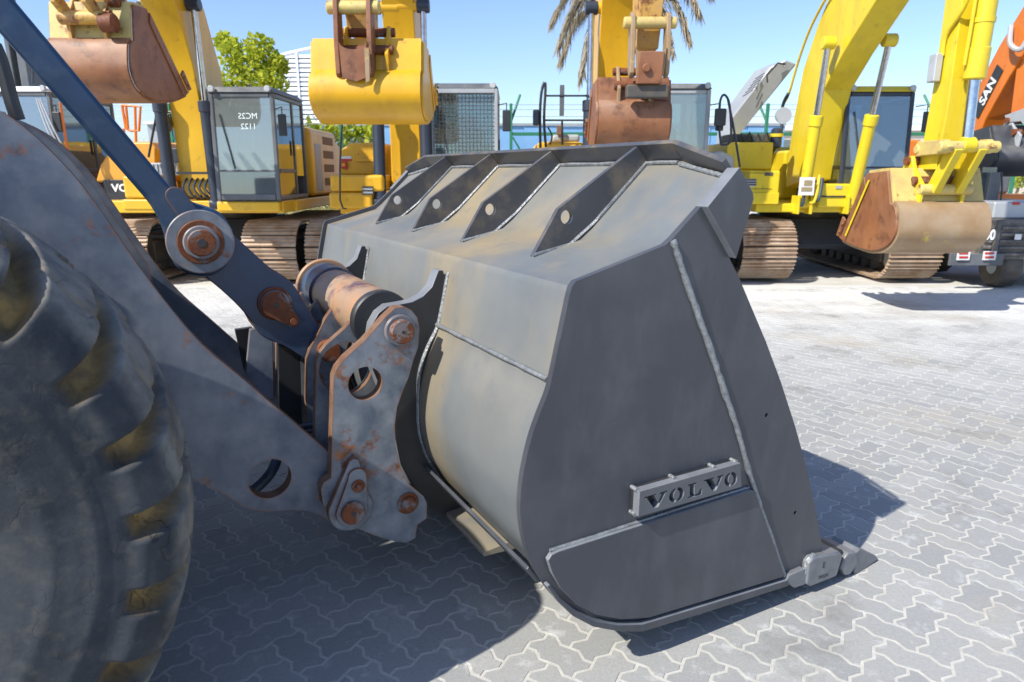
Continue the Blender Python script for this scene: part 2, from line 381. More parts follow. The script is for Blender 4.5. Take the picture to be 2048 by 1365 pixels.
# back shell: guard top -> bend -> roof -> crease -> flat back -> curl -> heel -> floor
LT = 0.378        # length of the spill guard plate
out = [gl(LT), gl(0.02)] + prof[2:7] + [prof[7]] + catmull(prof[7:21], 4)[1:] + prof[21:]
def offset(path, d):
    r = []
    for i in range(len(path)):
        a = np.array(path[max(i-1, 0)]); b = np.array(path[min(i+1, len(path)-1)]); t = (b-a)/np.linalg.norm(b-a); r.append((path[i][0]-t[1]*d, path[i][1]+t[0]*d))
    return r
out = offset(out, .026); inn = offset(out, .022)
mb = MB()
nP = len(out); ss = [0.024, .12, .30] + list(np.linspace(.5, BW-.5, 6)) + [BW-.30, BW-.12, BW-.024]
V = [(p[0], s, p[1]) for s in ss for p in out] + [(p[0], s, p[1]) for s in ss for p in inn]
F = []; K = len(ss); o2 = K*nP
for k in range(K-1):
    # upper corners of the guard plate are clipped: handled by narrowing the first row
    for i in range(nP-1):
        F.append((k*nP+i, k*nP+i+1, (k+1)*nP+i+1, (k+1)*nP+i)); F.append((o2+k*nP+i, o2+(k+1)*nP+i, o2+(k+1)*nP+i+1, o2+k*nP+i+1))
    F.append((k*nP, (k+1)*nP, o2+(k+1)*nP, o2+k*nP)); F.append((k*nP+nP-1, o2+k*nP+nP-1, o2+(k+1)*nP+nP-1, (k+1)*nP+nP-1))
for k in (0, K-1):
    for i in range(nP-1):
        q = (k*nP+i, o2+k*nP+i, o2+k*nP+i+1, k*nP+i+1); F.append(q if k == 0 else q[::-1])
# clip guard corners: top vertex of the end rows slides down to the chamfer end
TL = 0.297
for base in (0, o2):
    src = out if base == 0 else inn
    for k, s in enumerate(ss):
        cs = .30; e = min(s, BW-s)
        if e < cs:
            t = TL + (LT-TL)*max(0, e-.02)/(cs-.02); q = G0+GD*t - GN*(.048 if base else .026); V[base+k*nP] = (q[0], s, q[1])
mb.add(V, F); mb.build('back_shell', mat_shell, bk, smooth=30)
# flange around the guard (perpendicular plate), three straight pieces
FH = .058
def flange(sa, ta, sb, tb):
    a0 = gl(ta, -.05); a1 = gl(ta, FH if abs(ta-LT) < .001 else .030); b0 = gl(tb, -.05); b1 = gl(tb, FH)
    d = np.array([GD[0]*(tb-ta), sb-sa, GD[1]*(tb-ta)]); d /= np.linalg.norm(d)
    n3 = np.array([GN[0], 0, GN[1]]); sd_ = np.cross(d, n3); 
    if sd_ @ np.array([GD[0], 0, GD[1]]) < 0 and abs(tb-ta) < .01: sd_ = -sd_
    if abs(tb-ta) >= .01 and sd_ @ np.array([GD[0], 0, GD[1]]) < 0: sd_ = -sd_
    w = sd_*.02; P = [np.array([a0[0], sa, a0[1]]), np.array([b0[0], sb, b0[1]]), np.array([b1[0], sb, b1[1]]), np.array([a1[0], sa, a1[1]])]
    m = MB().hexa([tuple(P[0]), tuple(P[1]), tuple(P[1]+w), tuple(P[0]+w), tuple(P[3]), tuple(P[2]), tuple(P[2]+w), tuple(P[3]+w)])
    return m.build('spill_flange', mat_rib, bk, bevel=.003)
flange(.30, LT, BW-.30, LT); flange(.022, TL+.01, .30, LT); flange(BW-.022, TL+.01, BW-.30, LT)
for sA, tA, sB, tB in ((.31, LT-.012, BW-.31, LT-.012), (.03, TL+.0, .295, LT-.02), (BW-.03, TL, BW-.295, LT-.02)):
    pts = []
    for k in range(25):
        f = k/24; q = gl(tA+(tB-tA)*f, -.020+.002*math.sin(k*2.1)); pts.append((q[0], sA+(sB-sA)*f, q[1]))
    MB().tube(pts, .008, 6).build('weld_bead', mat_weld, bk, smooth=60)
# four ribs, each with a round hole
for sr in (.50, 1.115, 1.73, 2.34):
    foot = S(1058, 500, .5); bend = S(1133, 478, .5); kn = S(1114, 418, .5)
    top0 = gl(LT-.003, .004); top1 = gl(LT-.003, FH-.006)
    pl = [(foot[0]+.004, foot[1]-.034), (bend[0]+.006, bend[1]-.042), gl(.03, -.038), gl(LT-.003, -.03), top1, kn]
    hc = S(1128, 434.5, .5); hole = circ((hc[0]+.005, hc[1]), .026, 20)
    rb = MB().prism(pl, sr-.011, sr+.011, m=0, me=0, holes=[hole]).build('rib', mat_rib, bk, bevel=0, smooth=20)
    pts = [foot] + [tuple(np.array(foot)+(np.array(bend)-np.array(foot))*k/5) for k in range(1, 6)] + [gl(.04+(LT-.05)*k/16) for k in range(1, 17)]
    MB().tube([(p[0]+.008, sr-.014, p[1]-.020) for p in pts], .0075, 6).build('weld_bead', mat_weld, bk, smooth=60)
# side plates (near and far)
front_px = [(1458, 515), (1480, 560), (1500, 608), (1532, 684), (1562, 765), (1590, 852), (1612, 932), (1630, 1012), (1645, 1096), (1640, 1112), (1606, 1150), (1566, 1160)]
side_poly = [S(1403, 413), S(1345, 478)] + prof[2:7] + catmull(prof[7:22], 3)[:-1] + [S(1276, 1250), S(1400, 1211)] + [S(x, y) for x, y in front_px[::-1]]
bolt_holes = [circ(S(1533, 831), .0085, 12), circ(S(1590, 1026), .0085, 12)]
bead_px = [(1345, 481), (1362, 535), (1385, 602), (1420, 702), (1447, 782), (1472, 856), (1505, 972), (1535, 1062), (1569, 1159)]
strip_out = SS([(1085, 1165), (1108, 1197), (1138, 1225), (1178, 1246), (1225, 1255), (1276, 1256), (1400, 1219), (1568, 1166)], 0)
strip_in = SS([(1092, 1161), (1114, 1190), (1145, 1215), (1183, 1234), (1228, 1242), (1276, 1241), (1400, 1204), (1566, 1154)], 0)
wear_px = [(1089, 1115), (1096, 1104), (1110, 1097), (1490, 977), (1499, 978), (1504, 986), (1560, 1143), (1556, 1150), (1290, 1230), (1235, 1233), (1185, 1224), (1145, 1203), (1115, 1172), (1097, 1140)]
guard_px = [(1402, 413), (1465, 335), (1478, 358), (1492, 384), (1494, 398), (1459, 516)]
for far in (0, 1):
    f = (lambda a, b: (a, b)) if not far else (lambda a, b: (BW-b, BW-a))
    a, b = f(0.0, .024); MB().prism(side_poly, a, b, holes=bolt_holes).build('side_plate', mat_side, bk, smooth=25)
    a, b = f(-.026, -.001); MB().prism(strip_out+strip_in[::-1], a, b, m=0, me=1).build('heel_strip', [mat_side, mat_edge], bk, bevel=.004)
    a, b = f(-.022, -.001); MB().prism(SS(wear_px, 0), a, b, m=0, me=1).build('wear_plate', [mat_side, mat_edge], bk, bevel=.004)
    a, b = f(-.016, .018)
    gp = SS(guard_px, 0); MB().prism(gp, *f(-.03, .0235), m=0, me=1).build('corner_guard', [mat_side, mat_edge], bk, bevel=.003)
    bp = catmull(SS(bead_px, 0), 6); s_ = -.004 if not far else BW+.004
    MB().tube([(p[0]+random.uniform(-.0015, .0015), s_, p[1]) for p in bp], [.011+random.uniform(-.002, .002) for _ in bp], 7).build('weld_bead', mat_weld, bk, smooth=60)
    wp = catmull(SS([(1098, 1100), (1200, 1068), (1300, 1035), (1400, 1003), (1496, 974)], 0), 6)
    MB().tube([(p[0], -.004 if not far else BW+.004, p[1]) for p in wp], .006, 6).build('weld_bead', mat_weld, bk, smooth=60)
# cutting edge and heel bar
ce = [S(1566, 1161), S(1606, 1150), S(1640, 1112), (S(1640, 1112)[0]+.02, S(1640, 1112)[1]-.03), (S(1606, 1150)[0]+.05, S(1606, 1150)[1]-.055), (S(1566, 1161)[0], S(1566, 1161)[1]-.03)]
MB().prism(ce, .02, BW-.02).build('cutting_edge', mat_cast, bk, bevel=.003)
hb = [S(1068, 1143), S(1090, 1170), S(1083, 1176), S(1062, 1150)]
MB().prism(hb, .03, BW-.03).build('heel_bar', mat_side, bk, bevel=.003)
# name plate: five cut-out letters
NPc = [np.array(S(x, y, -.045)) for x, y in ((1280, 984), (1481, 927), (1483, 974), (1277, 1034))]
def npq(a, b): p = (NPc[0]*(1-a)+NPc[1]*a)*(1-b) + (NPc[3]*(1-a)+NPc[2]*a)*b; return (float(p[0]), float(p[1]))
def LV(x0, w): return [(x0+w*a, b) for a, b in ((0, .27), (.52, .27), (.52, .33), (.44, .34), (.60, .62), (.74, .34), (.66, .33), (.66, .27), (1, .27), (1, .33), (.92, .34), (.60, .84), (.42, .84), (.10, .34), (0, .33))]
def LL(x0, w): return [(x0+w*a, b) for a, b in ((0, .27), (.62, .27), (.62, .33), (.46, .34), (.46, .76), (.70, .75), (.86, .58), (.98, .58), (.94, .84), (0, .84), (0, .78), (.14, .77), (.14, .34), (0, .33))]
def LO(x0, w, side):
    o = []; cx = x0+w/2
    A = np.linspace(R(100), R(260), 9) if side < 0 else np.linspace(R(-80), R(80), 9)
    for a in A: o.append((cx+.5*w*math.cos(a), .555-.30*math.sin(a)))
    for a in A[::-1]: o.append((cx+.20*w*math.cos(a)*1.0, .555-.20*math.sin(a)))
    return o
lt = [LV(.045, .215), LO(.275, .145, -1), LO(.275, .145, 1), LL(.455, .145), LV(.615, .205), LO(.825, .135, -1), LO(.825, .135, 1)]
letters = [[npq(a, b) for a, b in q] for q in lt]
mat_nplate = M('name_plate_paint', (.105, .11, .12), .36, var=((.085, .09, .1), 9))
npo = MB().prism([npq(0, 0), npq(1, 0), npq(1, 1), npq(0, 1)], -.045, -.014, m=0, me=1, holes=letters).build('name_plate', [mat_nplate, mat_edge], bk, smooth=20)
MB().prism([npq(-.0, .0), npq(1, .0), npq(1, 1), npq(0, 1)], -.0135, -.001).build('backing_plate', mat_black, npo, smooth=0)
for a, b in ((.0, .0), (.36, -.02), (.76, -.02), (.99, .0), (0, 1.0)):
    p = npq(a, b); bm_ = MB(); bm_.cyl((p[0], -.03, p[1]), (p[0], -.002, p[1]), .008, 8); bm_.build('tack_weld', mat_weld, npo, smooth=60)
# corner adapter and teeth along the edge
ad1 = SS([(1613, 1170), (1618, 1128), (1627, 1116), (1682, 1106), (1687, 1112), (1674, 1154), (1622, 1175)], -.03)
ad2 = SS([(1579, 1150), (1609, 1137), (1614, 1168), (1589, 1177), (1569, 1163)], -.02)
th1 = SS([(1682, 1138), (1688, 1118), (1697, 1106), (1713, 1104), (1716, 1128), (1700, 1150), (1690, 1152)], -.02)
th2 = SS([(1712, 1106), (1721, 1098), (1762, 1117), (1766, 1123), (1720, 1147), (1709, 1148)], -.015)
du = 0.0
for k, sk in enumerate(np.linspace(0.0, BW-.13, 8)):
    ap = MB().prism(ad1, sk-.03, sk+.13).build('tooth_adapter', mat_cast, bk, bevel=.01, seg=3)
    MB().prism(ad2, sk-.022, sk+.10).build('adapter_heel', mat_cast, ap, bevel=.006)
    MB().prism([(p[0]*.6+q[0]*.4, p[1]*.6+q[1]*.4) for p, q in zip(ad1[:6], th1[:6])], sk-.005, sk+.105).build('nose', mat_black, ap, bevel=.004)
    tp = MB().prism(th1, sk-.022, sk+.122).build('tooth_collar', mat_cast, ap, bevel=.008, seg=3)
    m_ = MB(); n_ = len(th2)
    Vv = [(p[0], sk-.015+(.02 if i in (2, 3) else 0), p[1]) for i, p in enumerate(th2)] + [(p[0], sk+.115-(.02 if i in (2, 3) else 0), p[1]) for i, p in enumerate(th2)]
    m_.add(Vv, [list(range(n_)), list(range(2*n_-1, n_-1, -1))] + [[i, n_+i, n_+(i+1) % n_, (i+1) % n_] for i in range(n_)])
    m_.build('tooth', mat_cast, bk, bevel=.006)
    if k == 0:
        wl = SS([(1612, 1150), (1616, 1135), (1622, 1120), (1632, 1112)], -.02)
        MB().tube([(p[0]-.004, -.012, p[1]) for p in catmull(wl, 4)], .012, 8).build('weld_bead', mat_weld, ap, smooth=60)
        for txt, pc, sz in (('E', (1648, 1131), .036), ('7242210', (1646, 1153), .020)):
            Vt, Ft = text_mesh(txt, sz, (.85, 1), .0006); c_ = S(*pc, -.031); an = math.atan2(S(1676, 1147, -.031)[1]-S(1625, 1164, -.031)[1], S(1676, 1147, -.031)[0]-S(1625, 1164, -.031)[0])
            MB().add([(c_[0]+v[0]*math.cos(an)-v[1]*math.sin(an), -.0318, c_[1]+v[0]*math.sin(an)+v[1]*math.cos(an)) for v in Vt], Ft).build('cast_marking', mat_black, ap, smooth=0)
# hook plates that hug the back of the shell, with a concave saddle on top
HS = .92
saddle = [(887, 541), (877, 541), (864, 574), (846, 593), (825, 604), (800, 609), (775, 613), (757, 627), (744, 650), (737, 690)]
hk_px = saddle + [(745, 740), (770, 800), (786, 860), (802, 930), (838, 998), (880, 1032), (965, 1064), (985, 1062), (964, 1040), (922, 1003), (877, 969), (846, 915), (830, 860), (829, 780), (836, 735), (852, 690), (868, 657), (880, 600)]
hk = SS(hk_px, HS); hk = [(p[0]+(.034 if i >= len(saddle)+8 else 0), p[1]) for i, p in enumerate(hk)]
for s0 in (HS, BW-HS-.07):
    h = MB().prism(hk, s0, s0+.07, m=0, me=1).build('hook_plate', [mat_black, mat_edge], bk, bevel=.004)
    wl = catmull(SS([(888, 545), (883, 570), (878, 600), (866, 655), (848, 692), (832, 738), (828, 780), (829, 860), (846, 915), (877, 969)], HS), 4)
    MB().tube([(p[0]+.018, s0-.004, p[1]) for p in wl], .009, 6).build('weld_bead', mat_weld, h, smooth=60)
lz = S(990, 1108, .55)
MB().prism([(lz[0]-.05, lz[1]), (lz[0]-.05, lz[1]+.022), (lz[0]+.20, lz[1]+.05), (lz[0]+.24, lz[1]-.01)], .55, BW-.55).build('lower_ledge', mat_shell, bk, bevel=.004)
wl = [(prof[7][0]+.020, s, prof[7][1]) for s in np.linspace(.05, BW-.05, 60)]
MB().tube(wl, [.008+random.uniform(-.0015, .0015) for _ in wl], 6).build('weld_bead', mat_weld, bk, smooth=60)
# ================================================================ WHEEL LOADER (loader frame)
ldr = empty('wheel_loader', (-3.62, BW/2, 0), 'front of a worn blue-grey wheel loader with huge cracked tyre and rusty pinned lift linkage', 'loader', frame=True)
SC = BW/2
def mirror(s0, s1): return ((s0, s1), (BW-s1, BW-s0))
# ---- tyres
def tyre_material():
    m = bpy.data.materials.new('worn_tyre_rubber'); m.use_nodes = True; t = m.node_tree; N = t.nodes; L = t.links.new; b = N['Principled BSDF']
    at = N.new('ShaderNodeAttribute'); at.attribute_name = 'groove'; geo = N.new('ShaderNodeNewGeometry')
    tc = N.new('ShaderNodeTexCoord')
    def noise(s, d=6, r=.65):
        n = N.new('ShaderNodeTexNoise'); L(tc.outputs['Object'], n.inputs['Vector']); n.inputs['Scale'].default_value = s; n.inputs['Detail'].default_value = d; n.inputs['Roughness'].default_value = r; return n.outputs['Fac']
    def rg(f, a, b_, c=0, d=1):
        r = N.new('ShaderNodeMapRange'); L(f, r.inputs[0]); r.inputs[1].default_value = a; r.inputs[2].default_value = b_; r.inputs[3].default_value = c; r.inputs[4].default_value = d; return r.outputs[0]
    def mix(f, a, b_):
        q = N.new('ShaderNodeMix'); q.data_type = 'RGBA'; L(f, q.inputs[0])
        for i, z in ((6, a), (7, b_)):
            if isinstance(z, tuple): q.inputs[i].default_value = z
            else: L(z, q.inputs[i])
        return q.outputs[2]
    def mul(a, b_):
        q = N.new('ShaderNodeMath'); q.operation = 'MULTIPLY'; q.use_clamp = True; L(a, q.inputs[0])
        if isinstance(b_, float): q.inputs[1].default_value = b_
        else: L(b_, q.inputs[1])
        return q.outputs[0]
    c = mix(rg(noise(4), .35, .65), (.022, .027, .034, 1), (.05, .056, .064, 1))
    c = mix(mul(rg(noise(24), .5, .7), .5), c, (.085, .082, .072, 1))
    tr = N.new('ShaderNodeAttribute'); tr.attribute_name = 'tread'
    c = mix(mul(tr.outputs['Fac'], rg(noise(6), .3, .6)), c, (.225, .215, .19, 1))
    c = mix(mul(at.outputs['Fac'], rg(noise(9), .25, .6)), c, (.36, .235, .085, 1))
    # cracks
    vo = N.new('ShaderNodeTexVoronoi'); vo.feature = 'DISTANCE_TO_EDGE'; vo.inputs['Scale'].default_value = 3.4
    wv = N.new('ShaderNodeTexNoise'); L(tc.outputs['Object'], wv.inputs['Vector']); wv.inputs['Scale'].default_value = 6; wv.inputs['Detail'].default_value = 5
    mxv = N.new('ShaderNodeMix'); mxv.data_type = 'VECTOR'; mxv.inputs[0].default_value = .22; L(tc.outputs['Object'], mxv.inputs[4]); L(wv.outputs['Color'], mxv.inputs[5])
    L(mxv.outputs[1], vo.inputs['Vector'])
    cr = rg(vo.outputs['Distance'], .0, .013, 1, 0); cr = mul(cr, rg(noise(2.6), .48, .70))
    c = mix(mul(cr, .9), c, (.008, .008, .009, 1))
    vo2 = N.new('ShaderNodeTexVoronoi'); vo2.feature = 'DISTANCE_TO_EDGE'; vo2.inputs['Scale'].default_value = 9; mp2 = N.new('ShaderNodeMapping'); mp2.inputs['Scale'].default_value = (1.6, 1, .55); L(mxv.outputs[1], mp2.inputs[0]); L(mp2.outputs[0], vo2.inputs['Vector'])
    cr2 = mul(rg(vo2.outputs['Distance'], .0, .02, 1, 0), rg(noise(5), .52, .64)); c = mix(mul(cr2, .7), c, (.01, .01, .011, 1))
    L(c, b.inputs['Base Color']); b.inputs['Roughness'].default_value = .68; b.inputs['Specular IOR Level'].default_value = .25
    h1 = N.new('ShaderNodeMath'); h1.operation = 'SUBTRACT'; L(mul(noise(45), .45), h1.inputs[0]); L(cr, h1.inputs[1])
    bn = N.new('ShaderNodeBump'); L(h1.outputs[0], bn.inputs['Height']); bn.inputs['Strength'].default_value = .65; bn.inputs['Distance'].default_value = .005
    L(bn.outputs[0], b.inputs['Normal']); return m
mat_tyre = tyre_material()
mat_rim = M('rim_paint', (.30, .30, .30), .5, var=((.2, .19, .17), 5), dust=((.35, .3, .22), .5, 4, .45, .7, False))
AXU, AXZ, RT = -3.63, .865, .895
SEC = [(-.20, .36), (-.25, .40), (-.295, .48), (-.325, .58), (-.333, .66), (-.33, .735), (-.318, .79), (-.285, .842), (-.225, .872), (-.12, .889), (0, .895)]
SEC = SEC + [(-a, b) for a, b in SEC[-2::-1]]
sec = catmull(SEC, 6)
def tyre(sc, nlug=25):
    NT = nlug*28; n = len(sec); sarr = np.array(sec); th = np.arange(NT)/NT*2*math.pi
    # arc tangent normals of the section
    d = np.gradient(sarr, axis=0); nrm = np.stack([d[:, 1], -d[:, 0]], 1); nrm /= np.linalg.norm(nrm, axis=1)[:, None]
    if nrm[n//2, 1] < 0: nrm = -nrm
    lat = sarr[:, 0]/.333; r = sarr[:, 1]
    side = np.sign(lat)
    reach = np.clip((r-.735)/.05, 0, 1); reach = reach*reach*(3-2*reach)           # grooves run down over the shoulder
    cen = np.clip((np.abs(lat)-.05)/.12, 0, 1)
    ph = (th[:, None]/(2*math.pi)*nlug + np.where(lat > 0, .5, 0)[None, :] + np.abs(lat)[None, :]*.55 + .03*np.sin(th[:, None]*7+side*2)) % 1.0
    dist = np.abs(ph-.5)*2          # 0 at groove centre
    gw = .30+.10*np.abs(lat)[None, :]
    gv = 1-np.clip((dist-gw*.58)/(gw*.42), 0, 1); gv = gv*gv*(3-2*gv)
    gr = gv*reach[None, :]*(0.25+.75*cen)[None, :]
    # shallow cut that splits each block into two rows
    cut = np.exp(-((np.abs(lat)[None, :]-.56-.05*np.cos(ph*2*math.pi))/.045)**2)*.42
    dep = .055*gr + .024*cut*(1-gr)*reach[None, :] + .004*np.sin(th[:, None]*3+1.3)
    lugbulge = .016*np.sin(np.clip(1-gr, 0, 1)*math.pi/2)*reach[None, :]
    H = lugbulge-dep
    rib_ = .006*np.exp(-((r-.585)/.012)**2)+.005*np.exp(-((r-.68)/.01)**2); H = H+rib_[None, :]
    S_ = sarr[None, :, 0]+nrm[None, :, 0]*H; R_ = sarr[None, :, 1]+nrm[None, :, 1]*H
    P = np.stack([AXU+R_*np.cos(th)[:, None], sc+S_, AXZ+R_*np.sin(th)[:, None]], -1).reshape(-1, 3)
    m = MB(); F = []
    for i in range(NT):
        j = (i+1) % NT
        for k in range(n-1): F.append((i*n+k, i*n+k+1, j*n+k+1, j*n+k))
    m.v = P; m.f = F; m.m = [0]*len(F); m.v = [tuple(p) for p in P]
    return m, np.clip(gr+cut*.9*reach[None, :], 0, 1).reshape(-1), (np.clip((r-.83)/.03, 0, 1)[None, :]*np.clip(1-gr, 0, 1)).reshape(-1)
whs = []
for sc in (.455, BW-.455):
    rim = MB()
    rp = [(-.21, .0), (-.21, .06)] ; sg = -1 if sc < SC else 1
    prf = [(.16, .0), (.16, .12), (.10, .14), (.06, .28), (.20, .33), (.215, .385), (.19, .385)]
    rings = [[(AXU+q*math.cos(2*math.pi*k/40), sc+sg*a, AXZ+q*math.sin(2*math.pi*k/40)) for k in range(40)] for a, q in [(p[0], max(p[1], .002)) for p in prf]]
    rim.ring(rings); w = rim.build('wheel', mat_rim, ldr, smooth=35); whs.append(w)
    for k in range(10): rim2 = None
    if sc == .455:
        m, gv, tv = tyre(sc); o = m.build('tyre', mat_tyre, w, smooth=0)
        o.data.polygons.foreach_set('use_smooth', [True]*len(o.data.polygons))
        for nm, arr in (('groove', gv), ('tread', tv)):
            a = o.data.attributes.new(nm, 'FLOAT', 'POINT'); a.data.foreach_set('value', arr.astype(np.float32))
        tyre0 = o
    else:
        o = dup(tyre0, w); o.location = (0, BW-2*.455, 0)
# ---- lift arms
arm_s = (.885, .945)
arm_top = [(-190, 150), (-90, 180), (0, 222), (60, 265), (110, 312), (158, 365), (205, 428), (262, 512), (330, 604), (400, 686), (480, 754), (560, 822), (640, 890), (690, 935)]
arm_bot = [(745, 985), (748, 1020), (730, 1050), (697, 1060), (668, 1048), (640, 1030), (600, 1020), (556, 1022), (530, 1024), (492, 1016), (450, 990), (400, 966), (320, 930), (200, 860), (80, 760), (0, 660), (-90, 520), (-190, 360)]
arm_poly = SS(arm_top + arm_bot, arm_s[0])
arm_poly = catmull(SS(arm_top, arm_s[0]), 3) + catmull(SS(arm_bot, arm_s[0]), 2)
ahole = circ(S(540, 958, arm_s[0]), .078, 28)
for k, (a, b) in enumerate(mirror(*arm_s)):
    MB().prism(arm_poly, a, b, m=0, me=1, holes=[ahole]).build('lift_arm', [mat_arm, mat_rustl], ldr, smooth=25)
    c2 = -1 if k == 0 else 1
# inner reinforcing plates of each arm, seen past the outer plate's edge
inner_top = [(p[0]-.03, p[1]+.015) for p in catmull(SS(arm_top[:9], arm_s[0]), 3)]
inner_poly = inner_top + [(p[0]+.02, p[1]-.20) for p in inner_top[::-1]]
for (a, b) in mirror(1.12, 1.15):
    MB().prism(inner_poly, a, b, m=0, me=1).build('arm_inner_plate', [mat_arm, mat_rustl], ldr, smooth=25)
cp0 = S(330, 604, .885)
MB().cyl((cp0[0]-.55, .95, cp0[1]+.28), (cp0[0]-.55, BW-.95, cp0[1]+.28), .13, 28).build('arm_cross_tube', mat_arm, ldr)
MB().box((-4.6, .96, .40), (-3.25, BW-.96, 1.45)).build('front_frame', mat_arm, ldr, bevel=.03)
MB().box((-9.0, .55, .7), (-4.65, BW-.55, 2.1)).build('rear_body', mat_arm, ldr, bevel=.08)
cbo = MB().box((-6.4, .72, 2.11), (-5.0, BW-.72, 2.35)).box((-6.5, .66, 3.2), (-4.95, BW-.66, 3.38))
for uu in (-6.38, -5.08):
    for sv in (.74, BW-.82): cbo.box((uu, sv, 2.36), (uu+.08, sv+.08, 3.19))
cbo = cbo.build('loader_cab', mat_black, ldr, bevel=.02)
gl_ldr = glass('loader_glass', (.3, .45, .5), .1, .85)
MB().box((-5.06, .83, 2.36), (-5.05, BW-.83, 3.19)).build('windscreen', gl_ldr, cbo, smooth=0)
for sv in (.77, BW-.78): MB().box((-6.29, sv, 2.36), (-5.09, sv+.01, 3.19)).build('side_window', gl_ldr, cbo, smooth=0)
MB().cyl((AXU, .7, AXZ), (AXU, BW-.7, AXZ), .16, 20).build('axle', mat_arm, ldr)
MB().box((-4.5, .792, .85), (-3.32, .878, 1.75)).build('sun_gap_filler', mat_arm, ldr, bevel=.01)  # unseen box added to keep sun from leaking between tyre and lift arm
# ---- tool coupler
cs0 = (.815, .87)
cpl = [(880, 442), (912, 438), (940, 450), (962, 478), (971, 520), (965, 590), (946, 642), (930, 700), (906, 758), (887, 812), (878, 880), (881, 960), (900, 1040), (932, 1102), (985, 1146), (998, 1172), (998, 1228), (962, 1254), (955, 1302), (922, 1320), (880, 1316), (800, 1292), (700, 1250), (640, 1218), (610, 1180), (602, 1120), (612, 1096), (640, 1078), (644, 900), (650, 700), (662, 668), (690, 632), (765, 565), (842, 478)]
cpl = SS([(320+a/1.87, 380+b/1.87) for a, b in cpl], cs0[0])
chole = circ(S(320+768/1.87, 380+725/1.87, cs0[0]), .066, 32)
Pn = S(798, 660, cs0[0]); Pb = S(697, 1012, cs0[0]); Pr = S(815, 1006, cs0[0])
for k, (a, b) in enumerate(mirror(*cs0)):
    q = MB().prism(cpl, a, b, m=0, me=1, holes=[chole]).build('coupler_plate', [mat_coupler, mat_rustl], ldr, smooth=25)
    o_ = a if k == 0 else b; d_ = -1 if k == 0 else 1
    c = MB().cyl((Pn[0], o_+d_*.001, Pn[1]), (Pn[0], o_+d_*.018, Pn[1]), .062, 30, ch=.006).build('pin_collar', mat_coupler, q)
    p = MB().cyl((Pn[0], o_+d_*.0182, Pn[1]), (Pn[0], o_+d_*.05, Pn[1]), .046, 30, ch=.004); p.build('pin', mat_rust, q)
    MB().cyl((Pn[0], o_+d_*.0505, Pn[1]), (Pn[0], o_+d_*.0515, Pn[1]), .006, 12).build('grease_hole', mat_black, q)
    MB().cyl((Pr[0], o_+d_*.001, Pr[1]), (Pr[0], o_+d_*.010, Pr[1]), .046, 26, ch=.004).build('pin_collar', mat_rust, q)
    MB().cyl((Pr[0], o_+d_*.0105, Pr[1]), (Pr[0], o_+d_*.03, Pr[1]), .032, 26, ch=.008).build('pin', mat_rust, q)
    # teardrop boss with its retaining plate
    tz = S(703, 912, cs0[0]); big = np.array(Pb); tip = np.array(tz)
    td = circ(big, .088, 22, 165, 390) + [tuple(tip+np.array([.018, -.005])), tuple(tip+np.array([0, .004])), tuple(tip+np.array([-.02, -.006]))]
    e_ = sorted((o_+d_*.001, o_+d_*.04)); bs = MB().prism(td, e_[0], e_[1], m=0, me=1).build('pin_boss', [mat_coupler, mat_rustl], q, bevel=.008)
    tip2 = np.array(S(707, 945, cs0[0])); td2 = circ(big, .062, 20, 170, 370) + circ(tip2, .036, 10, 0, 180)
    e_ = sorted((o_+d_*.0405, o_+d_*.056)); MB().prism(td2, e_[0], e_[1], m=0, me=1).build('retaining_plate', [mat_coupler, mat_rust], bs, bevel=.004)
    MB().cyl((Pb[0], o_+d_*.0565, Pb[1]), (Pb[0], o_+d_*.075, Pb[1]), .046, 26, ch=.004).build('pin', mat_rust, bs)
    MB().cyl((Pb[0], o_+d_*.0755, Pb[1]), (Pb[0], o_+d_*.0765, Pb[1]), .010, 12).build('grease_hole', mat_black, bs)
    bl = S(708, 961, cs0[0])
    MB().cyl((bl[0], o_+d_*.0565, bl[1]), (bl[0], o_+d_*.062, bl[1]), .026, 20).build('washer', mat_rust, bs)
    MB().cyl((bl[0], o_+d_*.0625, bl[1]), (bl[0], o_+d_*.078, bl[1]), .014, 6).build('bolt', mat_rust, bs)
    if k == 0:
        for txt, pc in (('8178129', (743, 997)), ('001 13 76', (752, 1006))):
            Vt, Ft = text_mesh(txt, .022, (1, 1)); c_ = S(*pc, o_); an = math.atan2(*(np.array(S(770, 988, o_))-np.array(S(745, 998, o_)))[::-1])
            MB().add([(c_[0]+v[0]*math.cos(an)-v[1]*math.sin(an), o_-.0012, c_[1]+v[0]*math.sin(an)+v[1]*math.cos(an)) for v in Vt], Ft).build('stamped_number', mat_weld, q, smooth=0)
# second (inner) plate of the near and far coupler sides
inn_poly = [(p[0]-.012, p[1]+.004) for p in cpl]
for (a, b) in mirror(1.04, 1.08):
    MB().prism([p for p in inn_poly], a, b, m=0, me=1, holes=[[(p[0]-.012, p[1]+.004) for p in circ(S(320+768/1.87, 380+725/1.87, cs0[0]), .11, 24)]]).build('coupler_plate', [mat_coupler, mat_rustl], ldr, smooth=25)
# torque tube and its rings
tA = (Pn[0]-.005, Pn[1]+.0)
tb = MB().cyl((tA[0], 1.012, tA[1]), (tA[0], BW-.99, tA[1]), .118, 40).build('torque_tube', mat_tube, ldr)
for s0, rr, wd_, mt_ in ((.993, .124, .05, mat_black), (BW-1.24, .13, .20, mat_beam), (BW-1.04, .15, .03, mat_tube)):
    MB().cyl((tA[0], s0, tA[1]), (tA[0], s0+wd_, tA[1]), rr, 40, ch=.006).build('tube_ring', mt_, tb)
